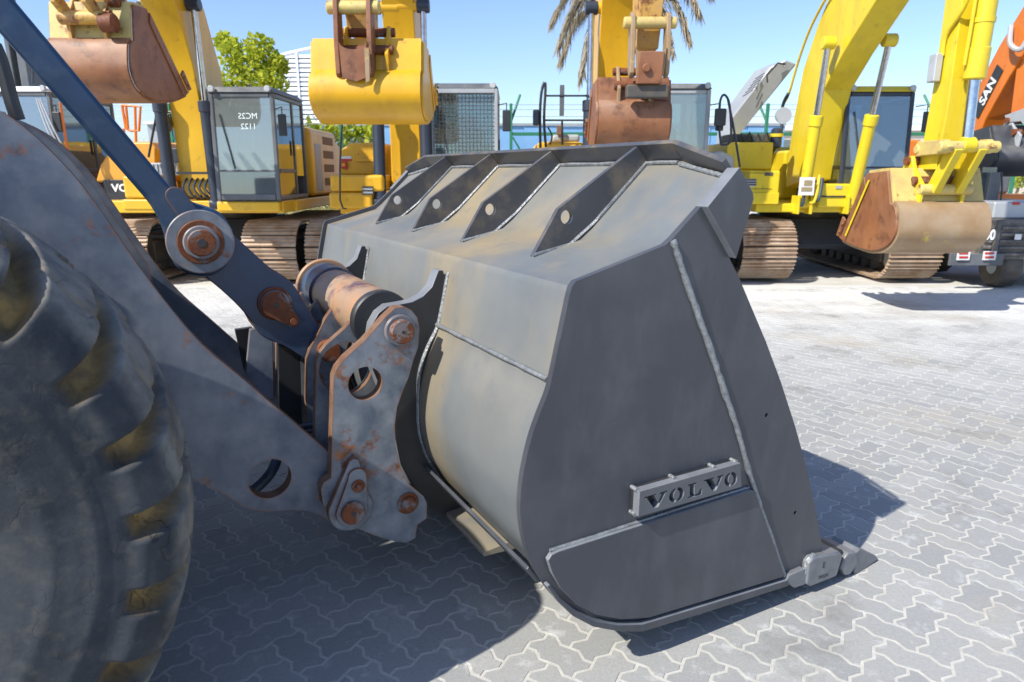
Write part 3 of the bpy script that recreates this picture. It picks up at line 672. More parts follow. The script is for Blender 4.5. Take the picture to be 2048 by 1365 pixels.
# tilt link ears on the tube (pair of plates with slot) and lower yoke
ear_px = [(683, 592), (700, 600), (716, 630), (700, 680), (676, 742), (655, 800), (662, 900), (655, 905), (618, 900), (612, 800), (614, 720), (620, 700), (650, 640)]
for s0, s1 in ((SC-.155, SC-.115), (SC+.115, SC+.155)):
    ear = SS(ear_px, SC-.155); sl = circ(S(664, 690, SC-.155), .03, 16)
    MB().prism(ear, s0, s1, m=0, me=1, holes=[sl]).build('link_ear', [mat_coupler, mat_rustl], ldr, smooth=25)
pe = S(655, 700, SC-.155)
MB().cyl((pe[0], SC-.19, pe[1]), (pe[0], SC+.19, pe[1]), .048, 24).build('link_pin', mat_rust, ldr)
MB().cyl((pe[0], SC-.10, pe[1]), (pe[0], SC+.10, pe[1]), .085, 24).build('link_bushing', mat_rust, ldr)
# ---- tilt link and bellcrank beam on the centre line
ls0 = SC-.105
lk_top = [(392, 425), (430, 430), (462, 465), (500, 500), (545, 540), (578, 560), (602, 592), (630, 640), (650, 668), (672, 690)]
lk_bot = [(670, 735), (640, 738), (612, 720), (570, 694), (520, 670), (500, 640), (470, 606), (430, 570), (395, 545), (360, 535), (340, 500), (345, 460), (365, 435)]
lk = catmull(SS(lk_top, ls0), 3)+catmull(SS(lk_bot, ls0), 3)
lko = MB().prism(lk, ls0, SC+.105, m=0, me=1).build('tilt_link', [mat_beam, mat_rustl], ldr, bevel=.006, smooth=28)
for (x, y), rads in (((402, 485), ((.118, 0, .020, mat_coupler), (.082, .0205, .034, mat_rust), (.062, .0345, .05, mat_coupler), (.05, .0505, .062, mat_rust), (.016, .0625, .0635, mat_black))), ((549, 607), ((.072, 0, .012, mat_rust), (.058, .0125, .026, mat_coupler), (.046, .0265, .046, mat_rust), (.011, .0465, .0475, mat_black)))):
    c = S(x, y, ls0)
    for rr, t0, t1, mm in rads:
        MB().cyl((c[0], ls0-t0-.0005, c[1]), (c[0], ls0-t1, c[1]), rr, 36, ch=min(.005, (t1-t0)*.3)).build('pin' if rr < .055 else 'pin_collar', mm, lko)
    e = S(x+33, y+32 if x > 500 else y+36, ls0)
    lug = circ(c, .058, 12, 60, 240) + circ(e, .026, 10, 215, 390)
    MB().prism(lug, ls0-.036, ls0-.0345-.012).build('lock_plate', mat_rust, lko, bevel=.002)
    MB().cyl((e[0], ls0-.0475, e[1]), (e[0], ls0-.062, e[1]), .014, 16).build('lock_bolt', mat_rust, lko)
nb_top = [(-170, -237), (85, 68), (345, 379), (393, 408), (440, 425), (465, 460)]
nb_bot = [(468, 490), (455, 530), (425, 552), (390, 552), (356, 538), (340, 510), (334, 480), (322, 448), (300, 410), (272, 376), (130, 214), (-200, -158)]
bcs = (SC-.10, SC+.10)
nbp = SS(nb_top[:2], bcs[0]-.06) + catmull(SS(nb_top[2:], bcs[0]-.06), 4) + catmull(SS(nb_bot[:10], bcs[0]-.06), 3) + SS(nb_bot[10:], bcs[0]-.06)
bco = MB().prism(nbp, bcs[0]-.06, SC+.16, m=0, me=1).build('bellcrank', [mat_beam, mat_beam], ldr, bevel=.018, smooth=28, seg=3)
ca = np.array(S(351, 393, bcs[0]-.061)); cb = np.array(S(382, 436, bcs[0]-.061)); ang = math.degrees(math.atan2(*(cb-ca)[::-1]))
sl = circ(ca, .036, 10, ang+90, ang+270) + circ(cb, .036, 10, ang-90, ang+90)
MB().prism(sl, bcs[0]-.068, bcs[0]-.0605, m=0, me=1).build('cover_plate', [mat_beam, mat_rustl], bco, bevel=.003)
for (x, y), rads in (((402, 485), ((.125, .0605, .074, mat_coupler), (.086, .0745, .085, mat_rust), (.066, .0855, .10, mat_coupler), (.052, .1005, .115, mat_rust), (.016, .1155, .1165, mat_black))),):
    c = S(x, y, bcs[0]-.08)
    for rr, t0, t1, mm in rads:
        MB().cyl((c[0], bcs[0]-t0, c[1]), (c[0], bcs[0]-t1, c[1]), rr, 40, ch=min(.005, (t1-t0)*.3)).build('pin' if rr < .055 else 'pin_collar', mm, bco)
# dark upright plates of the tilt yoke below the link
for (px_, s_) in (([(500, 660), (545, 650), (548, 800), (520, 800), (492, 745)], SC-.10), ([(556, 690), (600, 700), (606, 900), (585, 905), (560, 850)], SC+.02), ([(470, 660), (505, 655), (500, 760), (488, 740)], SC+.25)):
    MB().prism(SS(px_, s_), s_, s_+.03).build('yoke_plate', mat_black if s_ > SC else mat_arm, ldr, bevel=.003)
# rail on the left edge
rp = SS([(-12, 90), (0, 118), (12, 160), (24, 205), (36, 240)], .97)
MB().tube([(p[0], .97, p[1]) for p in catmull(rp, 4)], .02, 10).build('guard_rail', mat_black, ldr)
# hoses
for pts, r in (([(560, 880, 1.3), (590, 858, 1.28), (625, 850, 1.25), (660, 855, 1.2)], .012), ([(555, 895, 1.3), (590, 868, 1.28), (625, 862, 1.25), (660, 868, 1.2)], .012), ([(480, 1000, 1.2), (520, 970, 1.2), (545, 940, 1.2), (560, 900, 1.25)], .022), ([(700, 790, 1.3), (725, 770, 1.25), (742, 740, 1.2), (735, 700, 1.2)], .012)):
    P3 = []
    for x, y, s_ in pts: q = S(x, y, s_); P3.append((q[0], s_, q[1]))
    MB().tube(catmull(P3, 6), r, 10).build('hydraulic_hose', mat_hose, ldr, smooth=60)
# ================================================================ PARKED EXCAVATORS (world coordinates, all facing the camera)
def yel(name, c, c2): return M(name, c, .40, var=(c2, 1.6), streak=((c[0]*.55, c[1]*.5, c[2]+.01), .4, 3.2, (1, 1, .22)), dust=((.55, .42, .22), .4, 2.5, .5, .8, True), grime=((.16, .09, .03), .75, 7, .60, .78), rust=(.74, .80, 9), bump=(40, .08, .003), coat=.1)
mat_yelc = yel('deep_yellow_paint', (.72, .40, .010), (.62, .33, .008))
mat_yele = yel('lemon_yellow_paint', (.72, .56, .02), (.63, .47, .015))
mat_yelb = yel('chrome_yellow_paint', (.72, .43, .012), (.66, .37, .01))
mat_orga = yel('amber_paint', (.66, .32, .03), (.6, .27, .02))
mat_orgf = yel('orange_paint', (.68, .19, .015), (.6, .15, .01))
mat_yelw = M('worn_yellow_paint', (.62, .36, .05), .55, var=((.5, .3, .12), 4), rust=(.50, .60, 3.5), grime=((.05, .03, .02), .8, 9, .60, .68), bump=(60, .3, .004))
mat_creamw = M('worn_cream_yellow', (.60, .48, .14), .55, var=((.45, .33, .13), 5), rust=(.58, .66, 6), bump=(60, .2, .003))
mat_brst = M('brown_rust_bucket', (.175, .062, .025), .5, var=((.27, .115, .05), 3), dust=((.42, .32, .24), .6, 2.0, .45, .75, True), grime=((.08, .03, .014), .75, 5, .52, .66), streak=((.34, .14, .04), .5, 3, (1, 1, .3)), bump=(60, .3, .004))
mat_tanst = M('tan_worn_steel', (.36, .27, .17), .45, .1, var=((.28, .17, .08), 3), grime=((.60, .45, .06), .8, 2.4, .62, .70), bump=(60, .25, .003))
mat_shoe = M('track_shoe_steel', (.46, .34, .24), .5, .1, var=((.27, .15, .07), 5), dust=((.55, .48, .38), .5, 4, .4, .7, False), bump=(60, .3, .003))
mat_under = M('undercarriage_dark', (.045, .048, .052), .6, var=((.10, .08, .055), 5), dust=((.35, .28, .19), .5, 3, .5, .75, True))
mat_cabf = M('cab_frame_grey', (.07, .08, .09), .45, var=((.12, .13, .14), 4), dust=((.4, .38, .34), .5, 3, .4, .8, True))
mat_cabl = M('cab_panel_lightgrey', (.36, .39, .41), .5, var=((.28, .30, .32), 3))
mat_hood = M('silver_hood', (.45, .47, .49), .4, .2, var=((.36, .38, .40), 3))
mat_seat = M('seat_fabric', (.05, .052, .055), .8)
mat_red = M('red_plastic', (.5, .03, .02), .5); mat_white = M('white_paint', (.75, .75, .74), .5, var=((.65, .65, .64), 8))
mat_blueb = M('dark_blue_barrel', (.018, .026, .045), .4, var=((.03, .04, .06), 6))
mat_vent = M('vent_brown', (.16, .085, .03), .7); mat_lamp = M('lamp_lens', (.42, .44, .45), .12)
mat_blk_bucket = M('black_bucket_paint', (.03, .034, .042), .42, var=((.055, .058, .065), 4), dust=((.25, .24, .22), .4, 3, .5, .75, True))
mat_mesh = M('guard_wire', (.06, .062, .062), .5)
gl_clear = glass('cab_glass', (.62, .80, .80), .10, .80); gl_dark = glass('tinted_glass', (.30, .48, .52), .12, .85); gl_hazy = glass('hazy_glass', (.72, .82, .80), .10, .72)
gl_blue = glass('blue_glass', (.38, .62, .78), .12, .80)
shoe_m = {}
def shoe_mesh(w, mat):
    if w in shoe_m: return shoe_m[w]
    m = MB(); L = .168; m.box((-w/2, -L/2, -.014), (w/2, L/2, .0))
    for y in (-.066, 0, .066): m.hexa([(-w/2, y-.014, .0005), (w/2, y-.014, .0005), (w/2, y+.014, .0005), (-w/2, y+.014, .0005), (-w/2, y-.006, .034), (w/2, y-.006, .034), (w/2, y+.006, .034), (-w/2, y+.006, .034)])
    o = m.build('shoe_src', mat, None, smooth=0); me = o.data; bpy.data.objects.remove(o); shoe_m[w] = me; return me
def bpx(m, x0, y0, x1, y1, Y, d, mt=0):
    a = PY(x0, y0, Y); b = PY(x1, y1, Y); return m.box((a[0], Y, b[1]), (b[0], Y+d, a[1]), mt)
def tracks(root, X0, Yf, w=.84, gauge=1.15, L=3.0):
    r = .44; zc = .485; yc0 = Yf+.49; yc1 = yc0+L
    for sx in (-1, 1):
        xc = X0+sx*gauge; m = MB(); m.box((xc-.16, yc0+.3, .24), (xc+.16, yc1-.3, .62)); m.box((xc-.24, yc0+.5, .62), (xc+.24, yc1-.6, .70))
        tf = m.build('track_frame', mat_under, root, bevel=.03)
        for y in (yc0, yc1): MB().cyl((xc-.12, y, zc), (xc+.12, y, zc), r-.05, 28, ch=.03).build('idler_wheel', mat_under, tf)
        for k in range(7): y = yc0+.55+k*(L-1.1)/6; MB().cyl((xc-.14, y, .20), (xc+.14, y, .20), .10, 14).build('track_roller', mat_under, tf)
        per = 2*L+2*math.pi*r; n = int(per/.19); me = shoe_mesh(w, mat_shoe)
        for k in range(n):
            d = (k+.3)/n*per
            if d < L: y, z, a = yc0+d, zc+r-.012*math.sin(math.pi*d/L)*2, 0
            elif d < L+math.pi*r: t = (d-L)/r; y, z, a = yc1+r*math.sin(t), zc+r*math.cos(t), -t
            elif d < 2*L+math.pi*r: y, z, a = yc1-(d-L-math.pi*r), zc-r, math.pi
            else: t = (d-2*L-math.pi*r)/r; y, z, a = yc0-r*math.sin(t), zc-r*math.cos(t), math.pi-t
            o = bpy.data.objects.new('track_shoe', me); COL.objects.link(o); o.parent = tf
            b = BASE[root.name]; o.location = (xc-b[0], y-b[1], z-b[2]+.016); o.rotation_euler = (a, 0, 0)
    m = MB(); m.box((X0-gauge+.1, Yf+1.2, .42), (X0+gauge-.1, Yf+2.6, .78)); m.hexa([(X0-.8, Yf+1.0, .5), (X0+.8, Yf+1.0, .5), (X0+.8, Yf+2.9, .5), (X0-.8, Yf+2.9, .5), (X0-.6, Yf+1.2, .95), (X0+.6, Yf+1.2, .95), (X0+.6, Yf+2.7, .95), (X0-.6, Yf+2.7, .95)])
    m.build('carbody', mat_blueb, root, bevel=.02)
    MB().cyl((X0, Yf+1.95, .94), (X0, Yf+1.95, 1.12), .66, 40).build('swing_ring', mat_under, root)
def frame4(m, xl, xr, y0, y1, z0, z1, t=.07, ytop=None, zt=None):
    "corner posts and rails of a cab"
    yt = y0 if ytop is None else ytop
    for x in (xl, xr-t):
        m.hexa([(x, y0, z0), (x+t, y0, z0), (x+t, y0+t, z0), (x, y0+t, z0), (x, yt, z1), (x+t, yt, z1), (x+t, yt+t, z1), (x, yt+t, z1)])
        m.box((x, y1-t, z0), (x+t, y1, z1)); m.box((x, y0+t+.001, z0), (x+t, y1-t-.001, z0+t)); m.box((x, yt+t+.001, z1-t), (x+t, y1-t-.001, z1))
    m.box((xl+t+.001, y0, z0), (xr-t-.001, y0+t, z0+.09)); m.box((xl+t+.001, yt, z1-t), (xr-t-.001, yt+t, z1))
    m.box((xl+t+.001, y1-t, z0), (xr-t-.001, y1, z0+.09)); m.box((xl+t+.001, y1-t, z1-t), (xr-t-.001, y1, z1))
    return m
def cab(root, xl, xr, y0, y1, z0, z1, fm, rm, gf, gs, split=.27, slope=.10, lamps=True, door=True, guard=False, seat=True):
    t = .065; yt = y0+slope; zs = z0+(z1-z0)*split; H_ = z1-z0
    c = frame4(MB(), xl, xr, y0, y1, z0, z1-.06, t, yt).build('cab', fm, root, bevel=.018)
    m = MB(); m.hexa([(xl-.02, yt-.03, z1-.058), (xr+.02, yt-.03, z1-.058), (xr+.02, y1+.02, z1-.058), (xl-.02, y1+.02, z1-.058), (xl+.05, yt+.05, z1+.03), (xr-.05, yt+.05, z1+.03), (xr-.05, y1-.05, z1+.03), (xl+.05, y1-.05, z1+.03)])
    m.build('roof', rm, c, bevel=.025)
    fy = lambda z: y0+slope*(z-z0)/H_
    def pane(nm, x0, x1, za, zb, g):
        m = MB(); m.hexa([(x0, fy(za)+.02, za), (x1, fy(za)+.02, za), (x1, fy(za)+.026, za), (x0, fy(za)+.026, za), (x0, fy(zb)+.02, zb), (x1, fy(zb)+.02, zb), (x1, fy(zb)+.026, zb), (x0, fy(zb)+.026, zb)]); return m.build(nm, g, c, smooth=0)
    pane('windscreen', xl+t, xr-t, zs+.012, z1-.125, gf); pane('lower_pane', xl+t, xr-t, z0+.09, zs-.012, gs)
    m = MB(); m.box((xl+t, fy(zs)+.004, zs-.014), (xr-t, fy(zs)+.03, zs+.014)); m.build('glazing_bar', fm, c, bevel=.004)
    # side glass and door pillars
    ym = y0+(y1-y0)*.62
    for x, nm in ((xr-.03, 'door'), (xl+.024, 'side_frame')):
        m = MB(); m.box((x-.016, ym-.03, z0+t), (x+.022, ym+.03, z1-.13)); m.box((x-.016, y0+t+.06, zs-.03), (x+.022, ym-.032, zs+.03)); d = m.build(nm, fm, c, bevel=.008)
        for ya, yb, za, zb in ((y0+t+.05, ym-.03, zs+.03, z1-.13), (y0+t+.02, ym-.03, z0+t, zs-.03), (ym+.03, y1-t, z0+.35, z1-.13)):
            mm = MB(); mm.box((x, ya, za), (x+.006, yb, zb)); mm.build('side_window', gs, c, smooth=0)
        if nm == 'door': MB().box((x+.023, ym-.10, z0+H_*.42), (x+.045, ym-.055, z0+H_*.56)).build('handle', mat_black, d, bevel=.004)
    m = MB(); m.box((xl+t, y1-.04, z0+.5), (xr-t, y1-.034, z1-.13)); m.build('rear_window', gs, c, smooth=0)
    m = MB(); m.box((xl+.05, y1-.09, z0), (xr-.05, y1-.045, z0+.5)); m.box((xl+.04, y0+.06, z0-.03), (xr-.04, y1-.05, z0+.03)); m.build('cab_floor', fm, c)
    if seat:
        xs = (xl+xr)/2; m = MB(); m.box((xs-.25, y0+.62, z0+.42), (xs+.25, y0+1.1, z0+.56)); m.box((xs-.24, y0+1.04, z0+.5), (xs+.24, y0+1.16, z0+1.12)); m.box((xs-.14, y0+1.06, z0+1.13), (xs+.14, y0+1.14, z0+1.32)); m.box((xs-.2, y0+.7, z0+.03), (xs+.2, y0+1.05, z0+.42))
        m.build('seat', mat_seat, c, bevel=.04)
        for sx in (-.33, .33): m = MB(); m.box((xs+sx-.07, y0+.55, z0+.03), (xs+sx+.07, y0+1.0, z0+.62)); m.cyl((xs+sx, y0+.6, z0+.62), (xs+sx*.96, y0+.55, z0+.85), .02, 8); m.build('console', mat_black, c, bevel=.015)
        for sx in (-.05, .05): MB().tube([(xs+sx, y0+.30, z0+.05), (xs+sx, y0+.34, z0+.55)], .01, 6).build('pedal_lever', mat_cabl, c)
    m = MB(); m.tube([(xl+.30, fy(zs)+.005, zs+.03), (xl+.14, fy(z1-.35)+.002, z1-.35)], .008, 6); m.build('wiper', mat_black, c)
    if lamps:
        for x in (xl+.04, xr-.10): MB().cyl((x+.03, yt-.06, z1-.01), (x+.03, yt-.005, z1-.01), .045, 16, ch=.008).build('lamp', mat_lamp, c)
    # mirror on the door side
    m = MB(); m.tube([(xr+.005, y0+.06, z1-.28), (xr+.13, y0-.04, z1-.26), (xr+.13, y0-.05, z1-.48)], .009, 6); mi = m.build('mirror_arm', mat_black, c)
    MB().box((xr+.07, y0-.075, z1-.66), (xr+.19, y0-.04, z1-.36)).build('mirror', mat_black, mi, bevel=.015)
    if guard:
        m = MB(); n = 17
        for k in range(n+1): x = xl+.04+(xr-xl-.08)*k/n; m.box((x-.0034, y0-.035, z0+.05), (x+.0034, y0-.028, z1-.12))
        for k in range(27): z = z0+.05+(z1-z0-.17)*k/26; m.box((xl+.03, y0-.0275, z-.0034), (xr-.03, y0-.0215, z+.0034))
        gd = m.build('guard_mesh', mat_mesh, c, smooth=0); tag(gd, kind='stuff')
        m = MB(); m.box((xl, y0-.045, z0), (xl+.045, y0-.015, z1-.06)); m.box((xr-.045, y0-.045, z0), (xr, y0-.015, z1-.06)); m.box((xl+.046, y0-.045, z1-.12), (xr-.046, y0-.015, z1-.06)); m.build('guard_frame', mat_cabl, c, bevel=.006)
    return c
def cylinder(root, p0, p1, rb, frac, bm_, sleeve=True):
    p0 = Vector(p0); p1 = Vector(p1); q = p0.lerp(p1, frac)
    c = MB().cyl(p0, q, rb, 24, ch=.01).build('hydraulic_cylinder', bm_, root)
    d = (p1-p0).normalized(); MB().cyl(q-d*.14, q+d*.02, rb*1.18, 24, ch=.012).build('cylinder_gland', bm_, c)
    MB().cyl(q+d*.02, p1, rb*.52, 20).build('piston_rod', mat_chrome, c)
    for p in (p0, p1): MB().cyl(p-Vector((.09, 0, 0)), p+Vector((.09, 0, 0)), rb*1.05, 18, ch=.01).build('pin_eye', bm_, c)
    return c
def ex_bucket(root, xc, w, path, ms, mside, mtop, ears=True, teeth=5, ear_m=None, label=None, split=2, strips=0, cut=True, hw=.2):
    pth = []
    for i in range(split): pth += [tuple(np.array(path[i])*(1-t/4)+np.array(path[i+1])*t/4) for t in range(4)]
    pth += catmull(path[split:], 4); n = len(pth); k0 = split*4
    inn_ = offset(pth, -.035 if (pth[0][1] > pth[-1][1]) else .035)
    def shell(a, b): return [pth[i] for i in range(a, b)] + [inn_[i] for i in range(b-1, a-1, -1)]
    bo = MB().prism(shell(0, k0+1), xc-w/2+.03, xc+w/2-.03, axis='x').build('bucket', mtop, root, smooth=30)
    if label: bo['label'] = label
    MB().prism(shell(k0, n), xc-w/2+.03, xc+w/2-.03, axis='x').build('curved_back', ms, bo, smooth=30)
    q = pth[k0]; MB().box((xc-w/2+.02, q[0]-.02, q[1]-.035), (xc+w/2-.02, q[0]+.02, q[1]-.002)).build('seam', ms, bo, bevel=.008)
    for sx in (-1, 1):
        a, b = sorted((xc+sx*(w/2-.03), xc+sx*(w/2))); MB().prism(pth, a, b, axis='x').build('side_plate', mside, bo, bevel=.006, smooth=25)
        # raised rim along the mouth
        p0 = np.array(pth[0]); p1 = np.array(pth[-1]); dd = (p1-p0)/np.linalg.norm(p1-p0); nn_ = np.array([dd[1], -dd[0]])
        if nn_ @ (np.array(pth[n//2])-p0) < 0: nn_ = -nn_
        rim_ = [tuple(p0+dd*.05), tuple(p1-dd*.02), tuple(p1-dd*.05+nn_*.13), tuple(p0+dd*.12+nn_*.10)]
        a, b = sorted((xc+sx*(w/2+.001), xc+sx*(w/2+.016))); MB().prism(rim_, a, b, axis='x').build('mouth_strip', mside, bo, bevel=.004)
        if cut:
            c0 = p1-dd*.30; rc = [tuple(c0), tuple(p1-dd*.05), tuple(p1-dd*.02-nn_*.07), tuple(c0-nn_*.09)]
            a, b = sorted((xc+sx*(w/2+.017), xc+sx*(w/2+.045))); sc_ = MB().prism(rc, a, b, axis='x').build('side_cutter', mside, bo, bevel=.004)
            for f_ in (.25, .7):
                pc = c0*(1-f_)+(p1-dd*.03)*f_-nn_*.02; MB().cyl((xc+sx*(w/2+.045), pc[0], pc[1]), (xc+sx*(w/2+.06), pc[0], pc[1]), .022, 6).build('bolt', mat_brst, sc_)
    tp = np.array(pth[-1]); td_ = np.array(pth[-1])-np.array(pth[-3]); td_ /= np.linalg.norm(td_); tn = np.array([-td_[1], td_[0]])
    for k in range(teeth):
        x = xc-w/2+.08+(w-.16)*k/(teeth-1); A = tp-td_*.08; Bq = tp+td_*.17
        MB().hexa([(x-.05, *(A-tn*.04)), (x+.05, *(A-tn*.04)), (x+.05, *(A+tn*.04)), (x-.05, *(A+tn*.04)), (x-.03, *(Bq-tn*.008)), (x+.03, *(Bq-tn*.008)), (x+.03, *(Bq+tn*.008)), (x-.03, *(Bq+tn*.008))]).build('tooth', mside, bo, bevel=.006)
    for k in range(strips):
        x0 = xc-w/2+.05+(w-.1)*k/strips; i0 = int(n*.62); seg_ = offset(pth, .018 if (pth[0][1] > pth[-1][1]) else -.018)
        pl = [seg_[i] for i in range(i0, n-2)] + [pth[i] for i in range(n-3, i0-1, -1)]
        MB().prism(pl, x0+.012, x0+(w-.1)/strips-.012, axis='x').build('wear_strip', mside, bo, smooth=30)
    lipw = offset(pth, .02 if (pth[0][1] > pth[-1][1]) else -.02); i0 = int(n*.80)
    if not strips: MB().prism([lipw[i] for i in range(i0, n-1)]+[pth[i] for i in range(n-2, i0-1, -1)], xc-w/2+.02, xc+w/2-.02, axis='x').build('lip_plate', mside, bo, smooth=30)
    if ears:
        e0 = (pth[4][0]+.12, pth[4][1]); e1 = pth[k0]
        for sx in (-1, 1):
            x = xc+sx*hw; P = [(e0[0]+.12, e0[1]-.03), (e0[0]+.02, e0[1]+.16), (e0[0]-.08, e0[1]+.17), (e0[0]-.16, e0[1]+.02), (e1[0]-.10, (e0[1]+e1[1])/2+.02), (e1[0]-.05, e1[1]-.16), (e1[0]-.02, e1[1]-.18), (e1[0]+.05, e1[1])]
            MB().prism(P, x-.022, x+.022, axis='x').build('bucket_ear', ear_m or mtop, bo, bevel=.01)
        MB().cyl((xc-hw-.06, e0[0]-.03, e0[1]+.11), (xc+hw+.06, e0[0]-.03, e0[1]+.11), .05, 20).build('bucket_pin', mat_rust, bo)
        yy, zz = (e0[0]-.14+e1[0])/2-.03, (e0[1]+e1[1])/2+.07
        MB().cyl((xc-hw-.06, yy, zz), (xc+hw+.06, yy, zz), .05, 20).build('bucket_pin', mat_rust, bo)
    return bo
def body_block(root, nm, x0, x1, y0, y1, z0, z1, mt, bev=.05): return MB().box((x0, y0, z0), (x1, y1, z1)).build(nm, mt, root, bevel=bev, seg=3)
GRP = 'excavators parked in a row facing the camera'
# ---------------------------------------------------------------- E: lemon-yellow excavator at the right
rE = empty('excavator', (5.2, 12.7, 0), 'lemon yellow tracked excavator with raised silver engine hood, bucket hanging before its right track', 'excavator', GRP)
tracks(rE, 5.2, 10.68)
MB().box((3.85, 10.95, 1.10), (6.55, 14.3, 1.235)).build('deck', mat_yele, rE, bevel=.02)
m = MB(); bpx(m, 1500, 342, 1556, 408, 10.9, 1.2); tb_ = m.build('tool_box', mat_yele, rE, bevel=.03, seg=3)
m = MB(); bpx(m, 1499, 386, 1557, 409, 10.87, .03); m.build('lower_lip', mat_yele, tb_, bevel=.01)
m = MB(); bpx(m, 1493, 358, 1512, 374, 10.89, .02); m.build('lamp', mat_lamp, tb_, bevel=.004)
for k in range(3): m = MB(); bpx(m, 1492, 359+k*5, 1513, 361+k*5, 10.875, .012); m.build('lamp_grille', mat_black, tb_)
m = MB(); bpx(m, 1455, 285, 1543, 339, 11.5, 1.4); m.build('engine_bay', mat_yele, rE, bevel=.02)
m = MB(); bpx(m, 1462, 268, 1560, 286, 11.9, .6); m.build('engine', mat_under, rE, bevel=.03)
for k in range(5): x, z = PY(1480+k*17, 272-3*(k % 2), 11.8); MB().tube([(x-.05, 11.8, z-.1), (x, 11.75, z+.03), (x+.08, 11.8, z-.1)], .018, 8).build('engine_hose', mat_hose, rE)
x, z = PY(1553, 272, 11.6); MB().cyl((x, 11.6, z-.2), (x, 11.6, z+.12), .09, 18, ch=.03).build('filter_bowl', mat_blueb, rE); MB().cyl((x, 11.6, z-.02), (x, 11.6, z+.03), .105, 18).build('filter_band', mat_yele, rE)
xg, zg = PY(1440, 330, 11.2); MB().prism([(xg-.1, zg-.4), (xg+.30, zg-.4), (xg+.32, zg+.12), (xg+.1, zg+.22), (xg-.1, zg+.2)], 11.45, 12.6).build('side_fairing', mat_hood, rE, bevel=.05, seg=3)
hp = [np.array((*PY(x, y, Yh_), Yh_)) for x, y, Yh_ in ((1455, 300, 12.9), (1462, 238, 12.9), (1540, 135, 12.3), (1572, 120, 12.2), (1594, 128, 12.2), (1485, 262, 12.9))]
V_ = [(p[0], p[2], p[1]) for p in hp] + [(p[0]+.05, p[2]+.95, p[1]+.06) for p in hp]
hd = MB().add(V_, [list(range(6)), list(range(11, 5, -1))] + [[i, 6+i, 6+(i+1) % 6, (i+1) % 6] for i in range(6)]).build('engine_hood', mat_hood, rE, bevel=.03, seg=3)
hh = [PY(x, y, 12.15) for x, y in ((1537, 165), (1536, 150), (1558, 126), (1573, 128), (1570, 134))]; MB().tube([(a, 12.2, b) for a, b in hh], .016, 8).build('hood_handle', mat_black, hd)
for k in range(6): a = PY(1486+k*5, 193-k*7, 12.45); b = PY(1507+k*5, 180-k*7, 12.40); MB().tube([(a[0], 12.46, a[1]), (b[0], 12.42, b[1])], .008, 5).build('hood_louvre', mat_black, hd)
cab(rE, 5.13, 6.18, 10.95, 12.6, 1.28, 2.97, mat_blueb, mat_yele, gl_blue, gl_dark, split=.30)
m = MB(); bpx(m, 1640, 368, 1722, 416, 10.88, .5); q_ = m.build('cab_plinth', mat_yele, rE, bevel=.03)
m = MB(); bpx(m, 1640, 392, 1722, 395, 10.865, .01); m.build('plinth_gap', mat_black, q_)
for zz in (1.46, 1.70): MB().box((3.66, 10.892, zz), (4.05, 10.899, zz+.006)).build('panel_gap', mat_black, tb_, smooth=0)
m = MB(); bpx(m, 1530, 345, 1546, 352, 10.89, .012); m.build('latch', mat_under, tb_, bevel=.003)
m = MB(); bpx(m, 1672, 372, 1684, 378, 10.868, .01); m.build('data_plate', mat_hood, q_, smooth=0)
for k in range(3): a = PY(1692-k*9, 332, 10.86); MB().cyl((a[0], 10.86, a[1]-.05*k), (a[0], 10.85, a[1]-.05*k), .012, 6).build('bolt', mat_under, q_)
body_block(rE, 'counterweight', 3.95, 6.4, 13.7, 14.5, 1.2, 2.2, mat_yele, .12); body_block(rE, 'engine_cover', 4.9, 6.3, 12.7, 13.65, 1.24, 2.1, mat_yele)
bE = [(12.05, 1.45), (12.12, 1.75), (12.0, 2.57), (11.8, 3.33), (11.4, 3.92), (11.0, 4.35), (9.8, 5.2), (8.4, 5.5), (8.3, 5.1), (9.0, 4.5), (9.61, 3.90), (10.43, 3.36), (10.97, 2.93), (11.25, 2.1), (11.33, 1.6)]
bo = MB().prism(bE, 4.72, 5.16, axis='x').build('boom', mat_yele, rE, bevel=.02)
pl = [(x, y) for x, y in ((1545, 310), (1565, 270), (1568, 215), (1580, 188), (1600, 120), (1622, 60), (1650, 5), (1672, -30))]; pp = [PX(x, y, 4.68) for x, y in pl]
MB().tube(catmull([(4.66, a, b) for a, b in pp], 4), .022, 8).build('hydraulic_line', mat_yele, bo)
MB().tube(catmull([(4.64, a-.03, b) for a, b in pp[:4]], 4), .028, 8).build('hydraulic_hose', mat_hose, bo)
for xx, b0, t0 in ((4.55, (1588, 398), (1633, 58)), (5.32, (1650, 398), (1704, 60))):
    a = PX(*b0, xx); b = PX(*t0, xx) if xx < 5 else (10.35, 3.62); cylinder(rE, (xx, 10.9, 1.25), (xx, 10.55 if xx < 5 else 10.35, 3.52), .085, .56, mat_yele)
    for dx in (-.10, .10): MB().box((xx+dx-.018, 10.78, 1.08), (xx+dx+.018, 11.05, 1.36)).build('cylinder_bracket', mat_yele, rE, bevel=.008)
m = MB(); bpx(m, 1600, 355, 1627, 391, 10.72, .006); pa = m.build('notice_sheet', mat_white, rE, smooth=0)
mat_print = M('notice_print', (.12, .16, .2), .6, var=((.5, .33, .05), 60)); 
for (x0, y0, x1, y1) in ((1609, 361, 1624, 372), (1603, 375, 1613, 383), (1614, 375, 1624, 383)): m = MB(); bpx(m, x0, y0, x1, y1, 10.714, .004); m.build('printed_picture', mat_print, pa, smooth=0)
